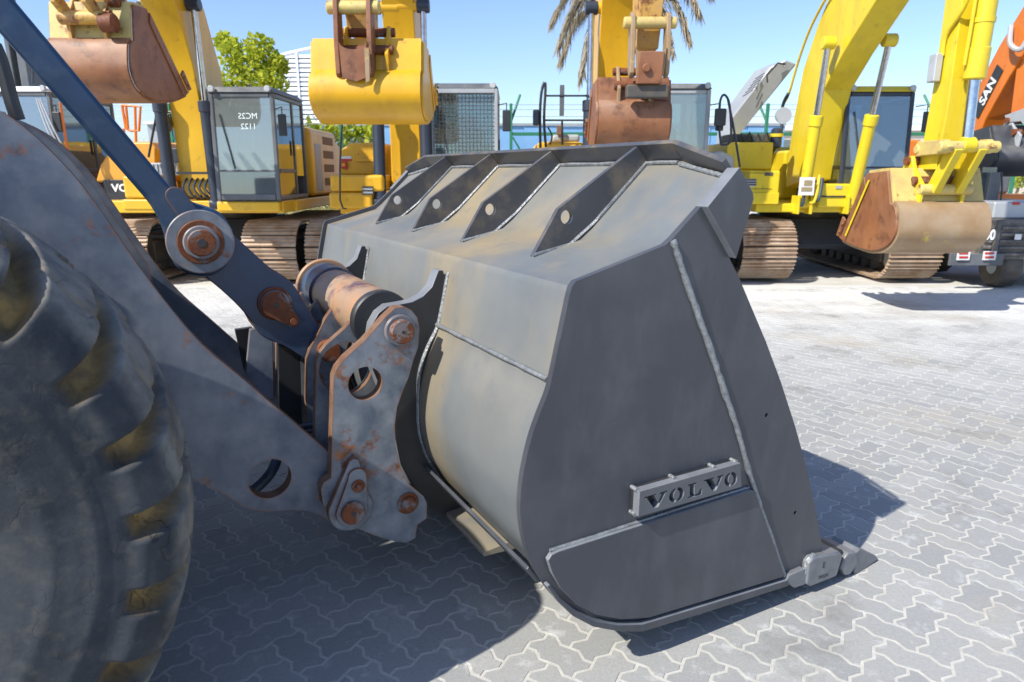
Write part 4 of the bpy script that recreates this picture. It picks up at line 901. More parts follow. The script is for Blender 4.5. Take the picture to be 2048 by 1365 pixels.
for k, (xa, xb) in enumerate(((1598, 1612), (1612, 1642), (1622, 1648))):
    a = PY(xa, 400-4*k, 10.85); b = PY(xb, 345+6*k, 10.8); MB().tube(catmull([(a[0], 10.95, a[1]), ((a[0]+b[0])/2, 10.75, min(a[1], b[1])-.06), (b[0], 10.85, b[1])], 6), .024, 8).build('hydraulic_hose', mat_hose if k != 1 else mat_yele, rE)
sE = [(8.32, 1.74), (7.98, 1.74), (7.92, 2.4), (7.93, 3.5), (7.95, 5.2), (8.35, 5.2), (8.25, 3.57), (8.24, 2.79)]
st = MB().prism(sE, 4.80, 5.13, axis='x').build('stick', mat_yele, rE, bevel=.012)
MB().tube(catmull([(4.775, *PX(x, y, 4.77)) for x, y in ((1884, 112), (1892, 70), (1925, 20), (1950, -40))], 4), .02, 8).build('hydraulic_line', mat_yele, st)
a = PX(1875, 135, 4.77); MB().box((4.70, a[0]-.07, a[1]-.16), (4.785, a[0]+.07, a[1]+.14)).build('valve_block', mat_hood, st, bevel=.015)
bc_ = MB().cyl((4.97, 7.80, 2.76), (4.97, 7.72, 5.1), .10, 28, ch=.012).build('bucket_cylinder', mat_yele, rE); MB().cyl((4.97, 7.803, 2.68), (4.97, 7.79, 3.0), .112, 28, ch=.012).build('cylinder_gland', mat_yele, bc_); MB().cyl((4.97, 7.79, 3.24), (4.97, 7.788, 3.29), .113, 28).build('clamp_band', mat_yele, bc_); MB().cyl((4.97, 7.76, 2.0), (4.97, 7.80, 2.68), .055, 24).build('piston_rod', mat_chrome, bc_); MB().cyl((4.90, 7.75, 2.0), (5.04, 7.75, 2.0), .085, 24, ch=.01).build('rod_eye', mat_yele, bc_)
MB().tube([(4.83, 7.78, 2.82), (4.835, 7.77, 3.2), (4.84, 7.72, 5)], .02, 8).build('hydraulic_line', mat_yele, rE)
for sx in (-1, 1):
    x = 4.98+sx*.235; MB().prism([(8.26, 1.89), (8.34, 1.98), (8.26, 2.06), (7.74, 2.06), (7.65, 1.98), (7.74, 1.91)], x-.03, x+.03, axis='x').build('link_arm', mat_creamw, rE, bevel=.012)
    x = 4.98+sx*.13; MB().prism([(7.66, 1.95), (7.82, 1.99), (8.12, 1.55), (7.97, 1.47)], x-.045, x+.045, axis='x').build('bucket_link', mat_yele, rE, bevel=.012)
for y, z, h_, r_ in ((7.74, 1.98, .33, .062), (8.04, 1.52, .30, .062), (8.25, 1.97, .28, .055)): MB().cyl((4.98-h_, y, z), (4.98+h_, y, z), r_, 24, ch=.012).build('link_pin', mat_creamw, rE)
pE = [(8.72, 1.70), (8.25, 1.73), (8.10, 1.36), (8.00, 1.32), (7.93, 1.20), (7.92, 1.02), (8.08, .86), (8.41, .78), (8.9, .80), (9.2, .84)]
ex_bucket(rE, 4.95, 1.10, pE, mat_tanst, mat_brst, mat_creamw, ear_m=mat_yele, label='worn yellow and brown digging bucket with rusty side plates', hw=.24)
MB().prism([(8.62, 1.62), (8.58, 1.62), (9.02, .90), (9.06, .90)], 4.378, 4.382, axis='x').build('paint_line', mat_yele, rE)
for k, pts in enumerate((((1442, 290), (1438, 250), (1440, 205), (1448, 190), (1458, 205), (1462, 250), (1460, 285), (1442, 290)), ((1456, 200), (1468, 260), (1480, 335)))): MB().tube(catmull([(*[PY(x, y, 10.7)[0]], 10.7, PY(x, y, 10.7)[1]) for x, y in pts], 4), .018, 8).build('mirror_rail', mat_blueb, rE)
m = MB(); bpx(m, 1431, 217, 1452, 252, 10.62, .05); m.build('mirror', mat_black, rE, bevel=.02)
x, z = PY(1567, 232, 10.9); MB().cyl((x, 10.9, z), (x+.01, 10.95, z+.01), .12, 20).build('round_mirror', mat_hood, rE)
# ---------------------------------------------------------------- B: yellow excavator, left
rB = empty('excavator', (-4.95, 12.5, 0), 'yellow tracked excavator with dark framed cab and louvred side door, rusty bucket raised high left', 'excavator', GRP)
tracks(rB, -4.92, 10.55)
MB().box((-6.1, 10.4, 1.12), (-3.42, 14.2, 1.30)).build('deck', mat_yelb, rB, bevel=.02)
cab(rB, -4.36, -3.42, 10.3, 11.75, 1.31, 2.88, mat_cabf, mat_cabf, gl_hazy, gl_dark, split=.27, slope=.04)
m = MB(); bpx(m, 432, 404, 560, 424, 10.28, .6); m.build('cab_plinth', mat_yelb, rB, bevel=.03)
MB().hexa([(-3.7, 10.9, 1.13), (-3.36, 10.9, 1.13), (-3.36, 14.1, 1.13), (-3.7, 14.1, 1.13), (-3.7, 10.9, 1.30), (-3.37, 10.9, 1.30), (-3.37, 14.1, 1.30), (-3.7, 14.1, 1.30)]).build('side_skirt', mat_yelb, rB, bevel=.02)
sd_ = body_block(rB, 'side_door', -4.3, -3.40, 11.95, 13.75, 1.31, 2.46, mat_yelb, .10)
for k in range(4): MB().box((-3.412, 12.75, 1.48+k*.24), (-3.394, 13.45, 1.62+k*.24)).build('vent', mat_vent, sd_, bevel=.01)
MB().box((-3.41, 12.2, 1.4), (-3.392, 12.6, 2.2)).build('door_panel', mat_cabl, sd_, bevel=.03)
body_block(rB, 'counterweight', -6.0, -3.5, 13.8, 14.5, 1.15, 2.3, mat_yelb, .12); body_block(rB, 'engine_cover', -5.9, -4.5, 12.3, 13.7, 1.3, 2.15, mat_yelb)
m = MB(); bpx(m, 243, 352, 292, 398, 10.4, 1.0); t1 = m.build('tool_box', mat_yelb, rB, bevel=.04, seg=3)
m = MB(); bpx(m, 243, 399, 315, 421, 10.38, 1.0); m.build('step_box', mat_yelb, t1, bevel=.03)
m = MB(); bpx(m, 300, 326, 358, 352, 10.7, .5); gr_ = m.build('engine_grille', mat_cabl, rB, bevel=.02)
for k in range(6): m = MB(); bpx(m, 306+k*8, 329, 309+k*8, 348, 10.69, .012); m.build('grille_slot', mat_black, gr_)
m = MB(); bpx(m, 330, 296, 358, 326, 11.0, .4); m.build('battery_box', mat_blueb, rB, bevel=.02)
bB = [(11.5, 1.35), (11.5, 2.2), (11.35, 3.2), (10.95, 4.0), (10.3, 4.9), (9.2, 5.6), (8.8, 5.2), (9.55, 4.45), (10.0, 3.9), (10.35, 3.2), (10.52, 2.4), (10.55, 1.35)]
bo = MB().prism(bB, -4.99, -4.53, axis='x').build('boom', mat_yelb, rB, bevel=.02)
for xx in (-5.09, -4.43):
    cylinder(rB, (xx, 10.45, 1.25), (xx, 10.33, 3.98), .085, .53, mat_blueb); MB().cyl((-4.76, 10.33, 3.98), (xx, 10.33, 3.98), .07, 20).build('rod_pin', mat_yelb, rB)
for k in range(5):
    xa = 372+k*11; a = PY(xa, 352, 10.5); b = PY(xa+6+k*2, 398, 10.45); MB().tube(catmull([(a[0], 10.6, a[1]), (a[0]-.03, 10.42, (a[1]+b[1])/2), (b[0], 10.5, b[1]), (b[0]+.08, 10.6, b[1]+.1)], 5), .016, 8).build('hydraulic_hose', mat_hose, rB)
m = MB(); bpx(m, 352, 344, 428, 349, 10.42, .05); m.build('hose_clamp', mat_black, rB)
MB().tube(catmull([(PY(x, y, 10.6)[0], 10.6, PY(x, y, 10.6)[1]) for x, y in ((297, 315), (312, 235), (318, 226), (345, 224))], 3), .018, 8).build('handrail', mat_black, rB)
MB().tube([(PY(x, y, 10.6)[0], 10.6, PY(x, y, 10.6)[1]) for x, y in ((322, 325), (331, 233), (350, 224))], .018, 8).build('handrail', mat_black, rB)
x, z = PY(327, 252, 10.6); MB().cyl((x, 10.6, z), (x+.01, 10.7, z+.06), .12, 20).build('round_mirror', mat_black, rB)
sB = [(9.0, 3.52), (8.62, 3.5), (8.35, 4.0), (8.3, 5.0), (8.95, 5.0), (9.05, 4.2)]
MB().prism(sB, -4.99, -4.66, axis='x').build('stick', mat_yelw, rB, bevel=.012)
for sx in (-1, 1): x = -4.86+sx*.17; MB().prism([(8.42, 3.50), (8.30, 3.42), (8.14, 3.52), (8.1, 4.2), (8.25, 4.2), (8.28, 3.62)], x-.03, x+.03, axis='x').build('bucket_link', mat_yelw, rB, bevel=.012)
MB().cyl((-5.09, 8.32, 3.40), (-4.6, 8.32, 3.40), .075, 24, ch=.015).build('link_pin', mat_yelw, rB); MB().cyl((-4.60, 8.5, 3.62), (-4.46, 8.5, 3.62), .085, 24, ch=.015).build('pin_head', mat_rust, rB); MB().cyl((-4.62, 8.30, 3.34), (-4.45, 8.30, 3.34), .10, 24, ch=.015).build('pin_head', mat_rust, rB)
pB = [(8.82, 3.60), (8.52, 3.58), (8.45, 3.18), (8.37, 3.14), (8.32, 2.99), (8.31, 2.82), (8.42, 2.66), (8.75, 2.57), (9.25, 2.62), (9.66, 2.73)]
ex_bucket(rB, -4.83, .98, pB, mat_brst, mat_brst, mat_creamw, ear_m=mat_yelw, label='rusty brown digging bucket', strips=4)
mat_mark = M('chalk_marking', (.7, .8, .8), .6)
for txt, yy, zz, sz in (('MC2S', 0, 2.50, .115), ('1122', 0, 2.355, .115)):
    Vt, Ft = text_mesh(txt, sz, (-1, 1)); xm = PY(493, 230, 10.3)[0]; MB().add([(xm+v[0], 10.3+.04*(zz-1.31)/1.57+.014, zz+v[1]) for v in Vt], Ft).build('window_marking', mat_mark, rB, smooth=0)
for k in range(6): x_ = -4.3+k*.17; MB().cyl((x_, 10.276, 1.30), (x_, 10.268, 1.30), .014, 6).build('bolt', mat_under, rB)
# ---------------------------------------------------------------- C: deep-yellow excavator, centre left, with guarded cab
rC = empty('excavator', (-1.65, 12.7, 0), 'deep yellow excavator with wire guard over its cab and clean yellow bucket lifted in front', 'excavator', GRP)
tracks(rC, -1.66, 10.62)
MB().box((-2.6, 10.5, 1.10), (-.25, 14.2, 1.26)).build('deck', mat_yelc, rC, bevel=.02)
cab(rC, -1.22, -.21, 10.6, 12.2, 1.3, 2.96, mat_cabl, mat_cabf, gl_clear, gl_dark, guard=True, slope=.02)
m = MB(); bpx(m, 658, 350, 768, 384, 10.35, 1.0); t1 = m.build('tool_box', mat_yelc, rC, bevel=.05, seg=3)
m = MB(); bpx(m, 656, 385, 745, 419, 10.34, 1.0); t2 = m.build('lower_box', mat_yelc, rC, bevel=.05, seg=3)
m = MB(); bpx(m, 725, 374, 746, 390, 10.33, .02); m.build('lamp', mat_lamp, t1, bevel=.006)
for k in range(3): m = MB(); bpx(m, 724, 373+k*7, 747, 376+k*7, 10.32, .01); m.build('lamp_grille', mat_black, t1)
P_ = [PY(x, y, 10.9) for x, y in ((683, 350), (683, 300), (702, 286), (768, 286), (768, 350))]; up_ = MB().prism(P_, 10.85, 12.2).build('engine_cover', mat_yelc, rC, bevel=.03)
for k in range(4): m = MB(); bpx(m, 726, 326+k*6, 766, 329+k*6, 10.835, .016); m.build('step_tread', mat_yelb, up_)
m = MB(); bpx(m, 712, 317, 752, 324, 10.82, .03); m.build('grab_handle', mat_yelc, up_, bevel=.006)
m = MB(); bpx(m, 681, 324, 694, 338, 10.80, .05); sw = m.build('stop_switch', mat_red, rC, bevel=.006); m = MB(); bpx(m, 683, 327, 690, 333, 10.79, .01); m.build('switch_button', mat_yelb, sw)
m = MB(); bpx(m, 682, 313, 703, 318, 10.84, .008); sg_ = m.build('warning_sign', mat_white, rC, smooth=0); m = MB(); bpx(m, 682, 318.3, 703, 323, 10.84, .008); m.build('sign_band', mat_red, sg_, smooth=0)
m = MB(); bpx(m, 756, 287, 766, 297, 10.83, .008); m.build('warning_label', mat_red, rC, smooth=0)
MB().tube([(PY(x, y, 10.25)[0], 10.25, PY(x, y, 10.25)[1]) for x, y in ((684, 247), (680, 330), (680, 400), (686, 417), (693, 418))], .014, 8).build('grab_rail', mat_black, rC)
body_block(rC, 'counterweight', -2.8, -.4, 13.7, 14.5, 1.2, 2.25, mat_yelc, .12)
bC = [(11.7, 1.3), (11.75, 2.2), (11.6, 3.4), (11.3, 4.3), (10.2, 5.3), (9.8, 4.9), (10.5, 4.2), (10.75, 3.3), (10.85, 2.2), (10.8, 1.3)]
MB().prism(bC, -1.86, -1.40, axis='x').build('boom', mat_yelc, rC, bevel=.02)
for xx, zt in ((-1.97, 4.0), (-1.27, 4.02)):
    cylinder(rC, (xx, 10.45, 1.28), (xx, 10.62, zt), .088, .54, mat_blueb); MB().cyl((-1.63, 10.62, zt), (xx, 10.62, zt), .075, 20).build('rod_pin', mat_yelc, rC)
sC = [(8.75, 3.25), (8.35, 3.25), (8.12, 3.9), (8.1, 5.2), (8.75, 5.2), (8.85, 4.2)]
MB().prism(sC, -1.87, -1.60, axis='x').build('stick', mat_yelw, rC, bevel=.012)
def linkage(root, xc, y, ztop, zmid, zbot, w, mt):
    for sx in (-1, 1):
        x = xc+sx*w/2; MB().prism([(y+.12, ztop), (y+.02, ztop+.03), (y-.08, ztop-.02), (y-.13, zmid), (y-.12, zbot+.06), (y-.02, zbot), (y+.08, zbot+.1), (y+.10, zmid)], x-.028, x+.028, axis='x').build('link_plate', mt, root, bevel=.012)
    MB().cyl((xc-w/2-.11, y-.0, ztop-.10), (xc+w/2+.11, y-.0, ztop-.10), .07, 24, ch=.015).build('link_pin', mat_creamw, root)
    arc = [(xc-w/2+.03, zmid+.02)]+[(xc+(w/2-.03)*math.cos(R(a)), zmid+.02-.09*math.sin(R(a))) for a in range(170, 5, -20)]+[(xc+w/2-.03, zmid+.02)]
    MB().prism(arc+[(xc+w/2-.05, zbot+.02), (xc+.02, zbot-.02), (xc-w/2+.05, zbot+.02)], y-.15, y-.11).build('link_web', mt, root, bevel=.008)
linkage(rC, -1.735, 8.12, 3.56, 3.08, 2.70, .36, mat_brst)
MB().prism([(-1.60, 3.02), (-1.545, 3.02), (-1.555, 2.68), (-1.60, 2.66)], 7.93, 7.96).build('link_hook', mat_tanst, rC, bevel=.006)
pC = [(8.72, 3.12), (8.27, 3.14), (8.19, 2.80), (8.11, 2.76), (8.05, 2.64), (8.06, 2.50), (8.2, 2.36), (8.5, 2.30), (8.95, 2.36), (9.2, 2.5)]
ex_bucket(rC, -1.63, 1.28, pC, mat_yelc, mat_yelc, mat_yelc, label='clean yellow digging bucket', hw=.24)
# ---------------------------------------------------------------- D: yellow excavator behind the bucket, with narrow rusty bucket
rD = empty('excavator', (1.6, 12.8, 0), 'yellow excavator half hidden behind the big bucket, with narrow brown ribbed bucket and grey cab', 'excavator', GRP)
tracks(rD, 1.58, 10.75)
MB().box((.5, 10.5, 1.10), (3.0, 14.2, 1.26)).build('deck', mat_yelc, rD, bevel=.02)
cab(rD, 2.02, 2.99, 10.8, 12.4, 1.3, 2.98, mat_cabl, mat_cabf, gl_hazy, gl_clear, slope=.02)
m = MB(); bpx(m, 1075, 284, 1165, 360, 10.7, 1.2); m.build('tool_box', mat_yelc, rD, bevel=.05, seg=3)
m = MB(); bpx(m, 1104, 269, 1160, 285, 11.0, .6); m.build('engine_cap', mat_cabl, rD, bevel=.05, seg=3)
body_block(rD, 'counterweight', .4, 2.9, 13.7, 14.5, 1.2, 2.25, mat_yelc, .12)
MB().prism(bC, 1.27, 1.75, axis='x').build('boom', mat_yelc, rD, bevel=.02)
for xx in (1.14, 1.88):
    cylinder(rD, (xx, 10.55, 1.28), (xx, 10.65, 4.0), .088, .53, mat_blueb); MB().cyl((1.5, 10.65, 4.0), (xx, 10.65, 4.0), .075, 20).build('rod_pin', mat_yelc, rD)
MB().prism([(y+1.05, z) for y, z in sC], 1.60, 1.88, axis='x').build('stick', mat_yelw, rD, bevel=.012)
linkage(rD, 1.72, 9.2, 3.62, 3.20, 2.86, .44, mat_tanst)
MB().prism([(1.57, 3.16), (1.88, 3.16), (1.86, 2.78), (1.55, 2.78)], 9.0, 9.1).build('coupler_block', mat_brst, rD, bevel=.012)
x, z = PY(1292, 137, 9.0); MB().cyl((x, 9.0, z), (x, 8.95, z), .05, 20, ch=.01).build('coupler_boss', mat_brst, rD)
MB().box((1.44, 9.06, 2.62), (1.97, 9.2, 2.78)).build('coupler_bar', mat_under, rD, bevel=.02)
pD = [(9.85, 2.86), (9.43, 2.88), (9.38, 2.60), (9.31, 2.56), (9.26, 2.44), (9.27, 2.28), (9.36, 2.13), (9.6, 2.03), (10.0, 2.06), (10.25, 2.15)]
bD = ex_bucket(rD, 1.58, .98, pD, mat_brst, mat_brst, mat_brst, label='narrow brown digging bucket with wear strips', strips=4, ear_m=mat_tanst)
for pts, r_ in ((((1081, 300), (1080, 230), (1083, 185), (1089, 165), (1091, 180), (1088, 240), (1092, 295)), .02), (((1090, 192), (1178, 192)), .014), (((1086, 241), (1170, 241)), .014), (((1124, 240), (1125, 290)), .016), (((1096, 255), (1104, 272), (1100, 290)), .012)): MB().tube(catmull([(PY(x, y, 10.5)[0], 10.5, PY(x, y, 10.5)[1]) for x, y in pts], 3), r_, 8).build('handrail', mat_black, rD)
m = MB(); bpx(m, 1120, 170, 1128, 232, 10.5, .05); m.build('lamp_pole', mat_cabf, rD, bevel=.008)
m = MB(); bpx(m, 1066, 219, 1078, 251, 10.45, .08); m.build('mirror', mat_blueb, rD, bevel=.02)
m = MB(); bpx(m, 1114, 252, 1124, 270, 10.9, .1); m.build('exhaust_pipe', mat_rustl, rD, bevel=.01)
# ---------------------------------------------------------------- A: amber excavator at the left edge
rA = empty('excavator', (-8.3, 13.6, 0), 'amber excavator with white roofed cab at the left edge, behind the sky-tinted linkage beam', 'excavator', GRP)
tracks(rA, -8.4, 11.4)
MB().box((-9.6, 11.3, 1.12), (-6.3, 15, 1.28)).build('deck', mat_orga, rA, bevel=.02)
cab(rA, -8.05, -7.15, 11.1, 12.9, 1.3, 2.98, mat_cabf, mat_white, gl_blue, gl_dark, slope=.06)
m = MB(); bpx(m, 119, 205, 131, 300, 11.05, .06); m.build('door_pillar', mat_orgf, rA, bevel=.01)
x, z = PY(78, 200, 11.0)
for k in range(3): MB().tube(catmull([(x-.05+k*.03, 11.02, z+.02), (x+.06+k*.05, 10.98, z-.4), (x+.2+k*.06, 11.0, z-.85)], 5), .014, 8).build('hydraulic_hose', mat_hood, rA)
P_ = [PY(x, y, 11.4) for x, y in ((150, 420), (196, 345), (225, 300), (300, 282), (309, 300), (309, 362), (150, 420))][:-1]; sp = MB().prism([PY(x, y, 11.4) for x, y in ((190, 365), (200, 330), (228, 284), (302, 284), (312, 296), (312, 365))], 11.4, 13.6).build('side_door', mat_orga, rA, bevel=.04, seg=3)
m = MB(); bpx(m, 205, 360, 316, 402, 11.35, .3); bd_ = m.build('name_band', mat_black, rA, bevel=.008)
Vt, Ft = text_mesh('VOLVO', .165, (1.15, 1), .006); xm, zm = PY(262, 377, 11.34); MB().add([(xm+v[0], 11.345, zm+v[1]) for v in Vt], Ft).build('lettering', mat_white, bd_, smooth=0)
for pts in (((244, 211), (252, 258), (262, 262), (278, 262), (281, 214), (244, 211)), ((252, 213), (256, 258)), ((270, 214), (272, 285)), ((247, 258), (250, 285))): MB().tube([(PY(x, y, 11.8)[0], 11.8, PY(x, y, 11.8)[1]) for x, y in pts], .022, 8).build('access_rail', mat_orgf, rA)
m = MB(); bpx(m, 24, 60, 62, 186, 12.0, .5); m.box(*[(PY(0, 40, 12.05)[0], 12.05, 2.9), (PY(10, 40, 12.05)[0], 12.4, 5)]); m.build('boom', mat_cabf, rA, bevel=.02)
MB().tube([(PY(x, y, 11.9)[0], 11.9, PY(x, y, 11.9)[1]) for x, y in ((66, 140), (66, 168), (70, 170), (70, 186))], .02, 8).build('antenna_bracket', mat_blueb, rA)
body_block(rA, 'counterweight', -9.5, -6.5, 14.3, 15.1, 1.2, 2.3, mat_orga, .12)
# ---------------------------------------------------------------- F: orange excavator at the right edge
rF = empty('excavator', (8.6, 15.2, 0), 'orange excavator at the right edge, black bucket hanging from its folded boom', 'excavator', GRP)
tracks(rF, 8.9, 13.6)
MB().box((7.5, 13.6, 1.12), (10.2, 17, 1.3)).build('deck', mat_orgf, rF, bevel=.02)
bF = [(12.95, 1.6), (12.9, 2.1), (12.75, 2.9), (12.2, 3.75), (11.7, 4.35), (11.2, 4.8), (10.9, 4.5), (11.45, 3.72), (11.85, 3.2), (12.25, 2.6), (12.45, 2.0), (12.5, 1.6)]
bo = MB().prism(bF, 8.1, 8.55, axis='x').build('boom', mat_orgf, rF, bevel=.02)
nP_ = [(12.42, 3.08), (12.27, 3.32), (12.13, 3.22), (12.28, 2.98)]
MB().prism([(12.60, 2.74), (12.15, 3.46), (11.98, 3.34), (12.42, 2.62)], 8.085, 8.099, axis='x').build('name_band', mat_black, bo)
Vt, Ft = text_mesh('SAN', .24, (1.0, 1.0), .008); an = math.atan2(3.46-2.74, 12.60-12.15)
MB().add([(8.08, 12.27-v[0]*math.cos(an)+v[1]*math.sin(an), 3.05+v[0]*math.sin(an)+v[1]*math.cos(an)) for v in Vt], Ft).build('lettering', mat_white, bo, smooth=0)
MB().prism([(11.75, 4.4), (11.2, 4.4), (11.3, 3.2), (11.45, 2.5), (11.7, 2.5), (11.75, 3.3)], 8.14, 8.5, axis='x').build('stick', mat_orgf, rF, bevel=.015)
MB().tube(catmull([(8.05, 11.9, 4.0), (7.95, 11.7, 3.7), (8.0, 11.5, 3.6), (8.05, 11.4, 3.9)], 5), .04, 8).build('hydraulic_hose', mat_hood, rF)
for sx in (-1, 1): MB().prism([(11.75, 2.62), (11.3, 2.7), (11.0, 2.45), (11.1, 2.3), (11.35, 2.5), (11.65, 2.5)], 8.32+sx*.22-.03, 8.32+sx*.22+.03, axis='x').build('link_plate', mat_hood, rF, bevel=.01)
pF = [(12.0, 2.35), (11.55, 2.42), (11.42, 2.12), (11.36, 2.08), (11.3, 2.0), (11.3, 1.9), (11.45, 1.76), (11.8, 1.68), (12.2, 1.75), (12.5, 1.9)]
ex_bucket(rF, 8.3, 1.15, pF, mat_blk_bucket, mat_blk_bucket, mat_blk_bucket, label='black digging bucket', ear_m=mat_hood)
MB().box((8.9, 13.9, 1.3), (9.9, 15.4, 3.0)).build('cab', mat_cabf, rF, bevel=.06); body_block(rF, 'engine_cover', 7.5, 8.2, 14.2, 16.9, 1.3, 2.35, mat_orgf)
body_block(rF, 'counterweight', 7.6, 10.1, 16.6, 17.3, 1.2, 2.4, mat_orgf, .12)
# ================================================================ UTILITY TRUCK at the right edge
mat_ribbox = M('grey_black_truck_box', (.05, .053, .058), .5, var=((.11, .10, .09), 6), dust=((.36, .31, .25), .6, 5, .45, .72, False))
tk = empty('utility_truck', (7.7, 10.9, 0), 'dusty black utility truck with ribbed box and striped reflectors, parked at the right edge', 'truck')
bx0, bz1 = PY(1968, 440, 10.15); _, bz0 = PY(1968, 520, 10.15)
corner = PY(2010, 440, 10.0)[0]
bxm = MB().box((bx0, 10.15, bz0), (9.3, 12.3, bz1)).build('cargo_box', mat_ribbox, tk, bevel=.02)
for k in range(5):
    z = bz0+.06+k*(bz1-bz0-.1)/5
    MB().box((bx0+.04, 10.115, z), (corner-.04, 10.149, z+.055)).build('box_rib', mat_ribbox, bxm, bevel=.012)
    MB().box((corner+.05, 10.10, z), (9.25, 10.149, z+.045)).build('box_rib', mat_ribbox, bxm, bevel=.012)
MB().box((corner-.03, 10.09, bz0), (corner+.04, 10.149, bz1)).build('corner_post', mat_ribbox, bxm, bevel=.012)
a = PY(1980, 471, 10.1)
Vt, Ft = text_mesh('00', .20, (.8, 1), .01); MB().add([(a[0]+v[0], 10.10, a[1]+v[1]) for v in Vt], Ft).build('lettering', mat_white, bxm, smooth=0)
m = MB(); bpx(m, 2031, 469, 2042, 480, 10.08, .01); m.build('emblem', mat_white, bxm, smooth=0)
m = MB(); bpx(m, 1902, 508, 2005, 532, 10.05, .05); bp_ = m.build('bumper', mat_cabf, tk, bevel=.01)
for x0 in (1917, 1969):
    m = MB(); bpx(m, x0, 503, x0+22, 521, 10.02, .025); rf_ = m.build('reflector', mat_white, bp_, bevel=.003)
    for k in range(2): m = MB(); bpx(m, x0+2, 505+k*8, x0+19, 509+k*8, 10.012, .006); m.build('red_stripe', mat_red, rf_, smooth=0)
m = MB(); bpx(m, 1990, 404, 2120, 438, 10.4, 2.0); dk = m.build('flat_deck', mat_hood, tk, bevel=.03)
m = MB(); bpx(m, 2027, 405, 2040, 410, 10.385, .014); m.build('side_marker', mat_red, dk, smooth=0)
m = MB(); bpx(m, 1981, 345, 1995, 414, 11.0, .08); m.build('cab_pillar', mat_cabf, tk, bevel=.02)
m = MB(); bpx(m, 1966, 335, 1982, 412, 11.2, .02); m.build('cab_window', gl_dark, tk, smooth=0)
MB().tube(catmull([(PY(x, y, 10.9)[0], 10.9, PY(x, y, 10.9)[1]) for x, y in ((2003, 345), (2004, 380), (1999, 408), (1990, 412))], 4), .014, 8).build('grab_rail', mat_black, tk)
wx, wz = PY(2008, 538, 10.3)
wprof = [(-.14, .10), (-.16, .2), (-.16, .26), (-.12, .295), (0, .30), (.12, .295), (.16, .26), (.16, .2), (.14, .10)]
wh = MB(); NS = 48
wh.ring([[(wx+a+.05, 10.45+(q+(.014 if (k % 4 < 2 and q > .28) else 0))*math.cos(2*math.pi*k/NS), .31+(q+(.014 if (k % 4 < 2 and q > .28) else 0))*math.sin(2*math.pi*k/NS)) for k in range(NS)] for a, q in wprof])
w_ = wh.build('wheel', mat_under, tk, smooth=30); MB().cyl((wx-.10, 10.45, .31), (wx+.22, 10.45, .31), .12, 20, ch=.02).build('rim', mat_cabl, w_)
MB().cyl((wx+.1, 10.45, .33), (wx+1.6, 10.45, .33), .075, 16).build('axle', mat_cabl, tk)
MB().tube(catmull([(wx+.15, 10.2, .62), (wx+.25, 10.15, .70), (wx+.4, 10.2, .66), (wx+.5, 10.3, .45)], 5), .016, 8).build('brake_hose', mat_orgf, tk)
w2 = dup(w_, tk); w2.location = (1.5, 0, 0); w3 = dup(w_, tk); w3.location = (.0, 1.6, 0)
# ================================================================ FENCE
mat_green = M('green_fence_paint', (.02, .16, .085), .5, var=((.03, .2, .11), 6)); mat_wire = M('galvanised_wire', (.35, .38, .38), .4, .6)
fn = empty('boundary_fence', (0, 17.2, 0), 'green post and chain-link fence with barbed wire behind the parked excavators', 'fence')
FY = 17.2; FX = [PY(x, 300, FY)[0] for x in (1022,)][0]
xs_ = [FX+k*2.05 for k in range(-7, 9)]
for k, x in enumerate(xs_):
    p = MB().box((x-.035, FY-.035, 0), (x+.035, FY+.035, 3.32)).build('post', mat_green, fn, bevel=.006)
    MB().tube([(x, FY, 2.9), (x+(.22 if k % 2 else -.22), FY+.32, 3.55)], .03, 8).build('outrigger', mat_green, p)
for k in range(len(xs_)-1):
    if xs_[k] > FX-.5: MB().box((xs_[k]+.036, FY-.02, 2.58), (xs_[k+1]-.036, FY+.02, 2.66)).build('top_rail', mat_green, fn, bevel=.005)
    if k % 4 == 3: MB().tube([(xs_[k]+.04, FY-.03, 2.55), (xs_[k]+.9, FY-.03, 1.1)], .022, 8).build('brace', mat_green, fn)
for z in (2.85, 3.02, 3.18, 3.29): MB().tube([(xs_[0], FY, z), (xs_[-1], FY, z)], .006, 5).build('barbed_wire', mat_wire, fn)
m = MB(); sp_ = .14; x = xs_[0]
while x < xs_[-1]:
    for sg in (-1, 1):
        a0 = (x, FY+.002*sg, .1); a1 = (x+sg*2.45, FY+.002*sg, 2.55); m.add([(a0[0]-.003, a0[1], a0[2]), (a0[0]+.003, a0[1], a0[2]), (a1[0]+.003, a1[1], a1[2]), (a1[0]-.003, a1[1], a1[2])], [(0, 1, 2, 3)])
    x += sp_
m.v = [(min(max(p[0], xs_[0]), xs_[-1]), p[1], p[2]) for p in m.v]
tag(m.build('chain_link', mat_wire, fn, smooth=0), kind='stuff')
# ================================================================ BUILDINGS BEHIND
mat_bluewall = M('blue_corrugated_sheet', (.14, .30, .52), .5, var=((.18, .36, .58), .4)); mat_louv = M('white_louvre', (.78, .80, .82), .45)
mat_glassb = M('building_glass_blue', (.22, .42, .66), .25, var=((.32, .5, .7), .3)); mat_beige = M('beige_cladding', (.58, .52, .42), .7, var=((.5, .45, .36), .3))
bw = empty('boundary_wall', (2, 46, 0), 'long blue corrugated wall beyond the green fence', 'wall')
zt = PY(1040, 252, 46)[1]
for k in range(14):
    x0 = -16+k*2.4; MB().box((x0, 46-(.06 if k % 2 else 0), 0), (x0+2.39, 46.3, zt-.02*(k % 3))).build('wall_panel', mat_bluewall, bw, bevel=.02)
MB().box((-16, 45.85, zt), (17.6, 46.35, zt+.15)).build('coping', mat_cabl, bw)
lb = empty('louvred_building', (-17, 62, 0), 'white louvred building with curved roof behind the green tree', 'building')
LY = 60; xl, zt = PY(556, 118, LY); xr, z2 = PY(690, 88, LY)
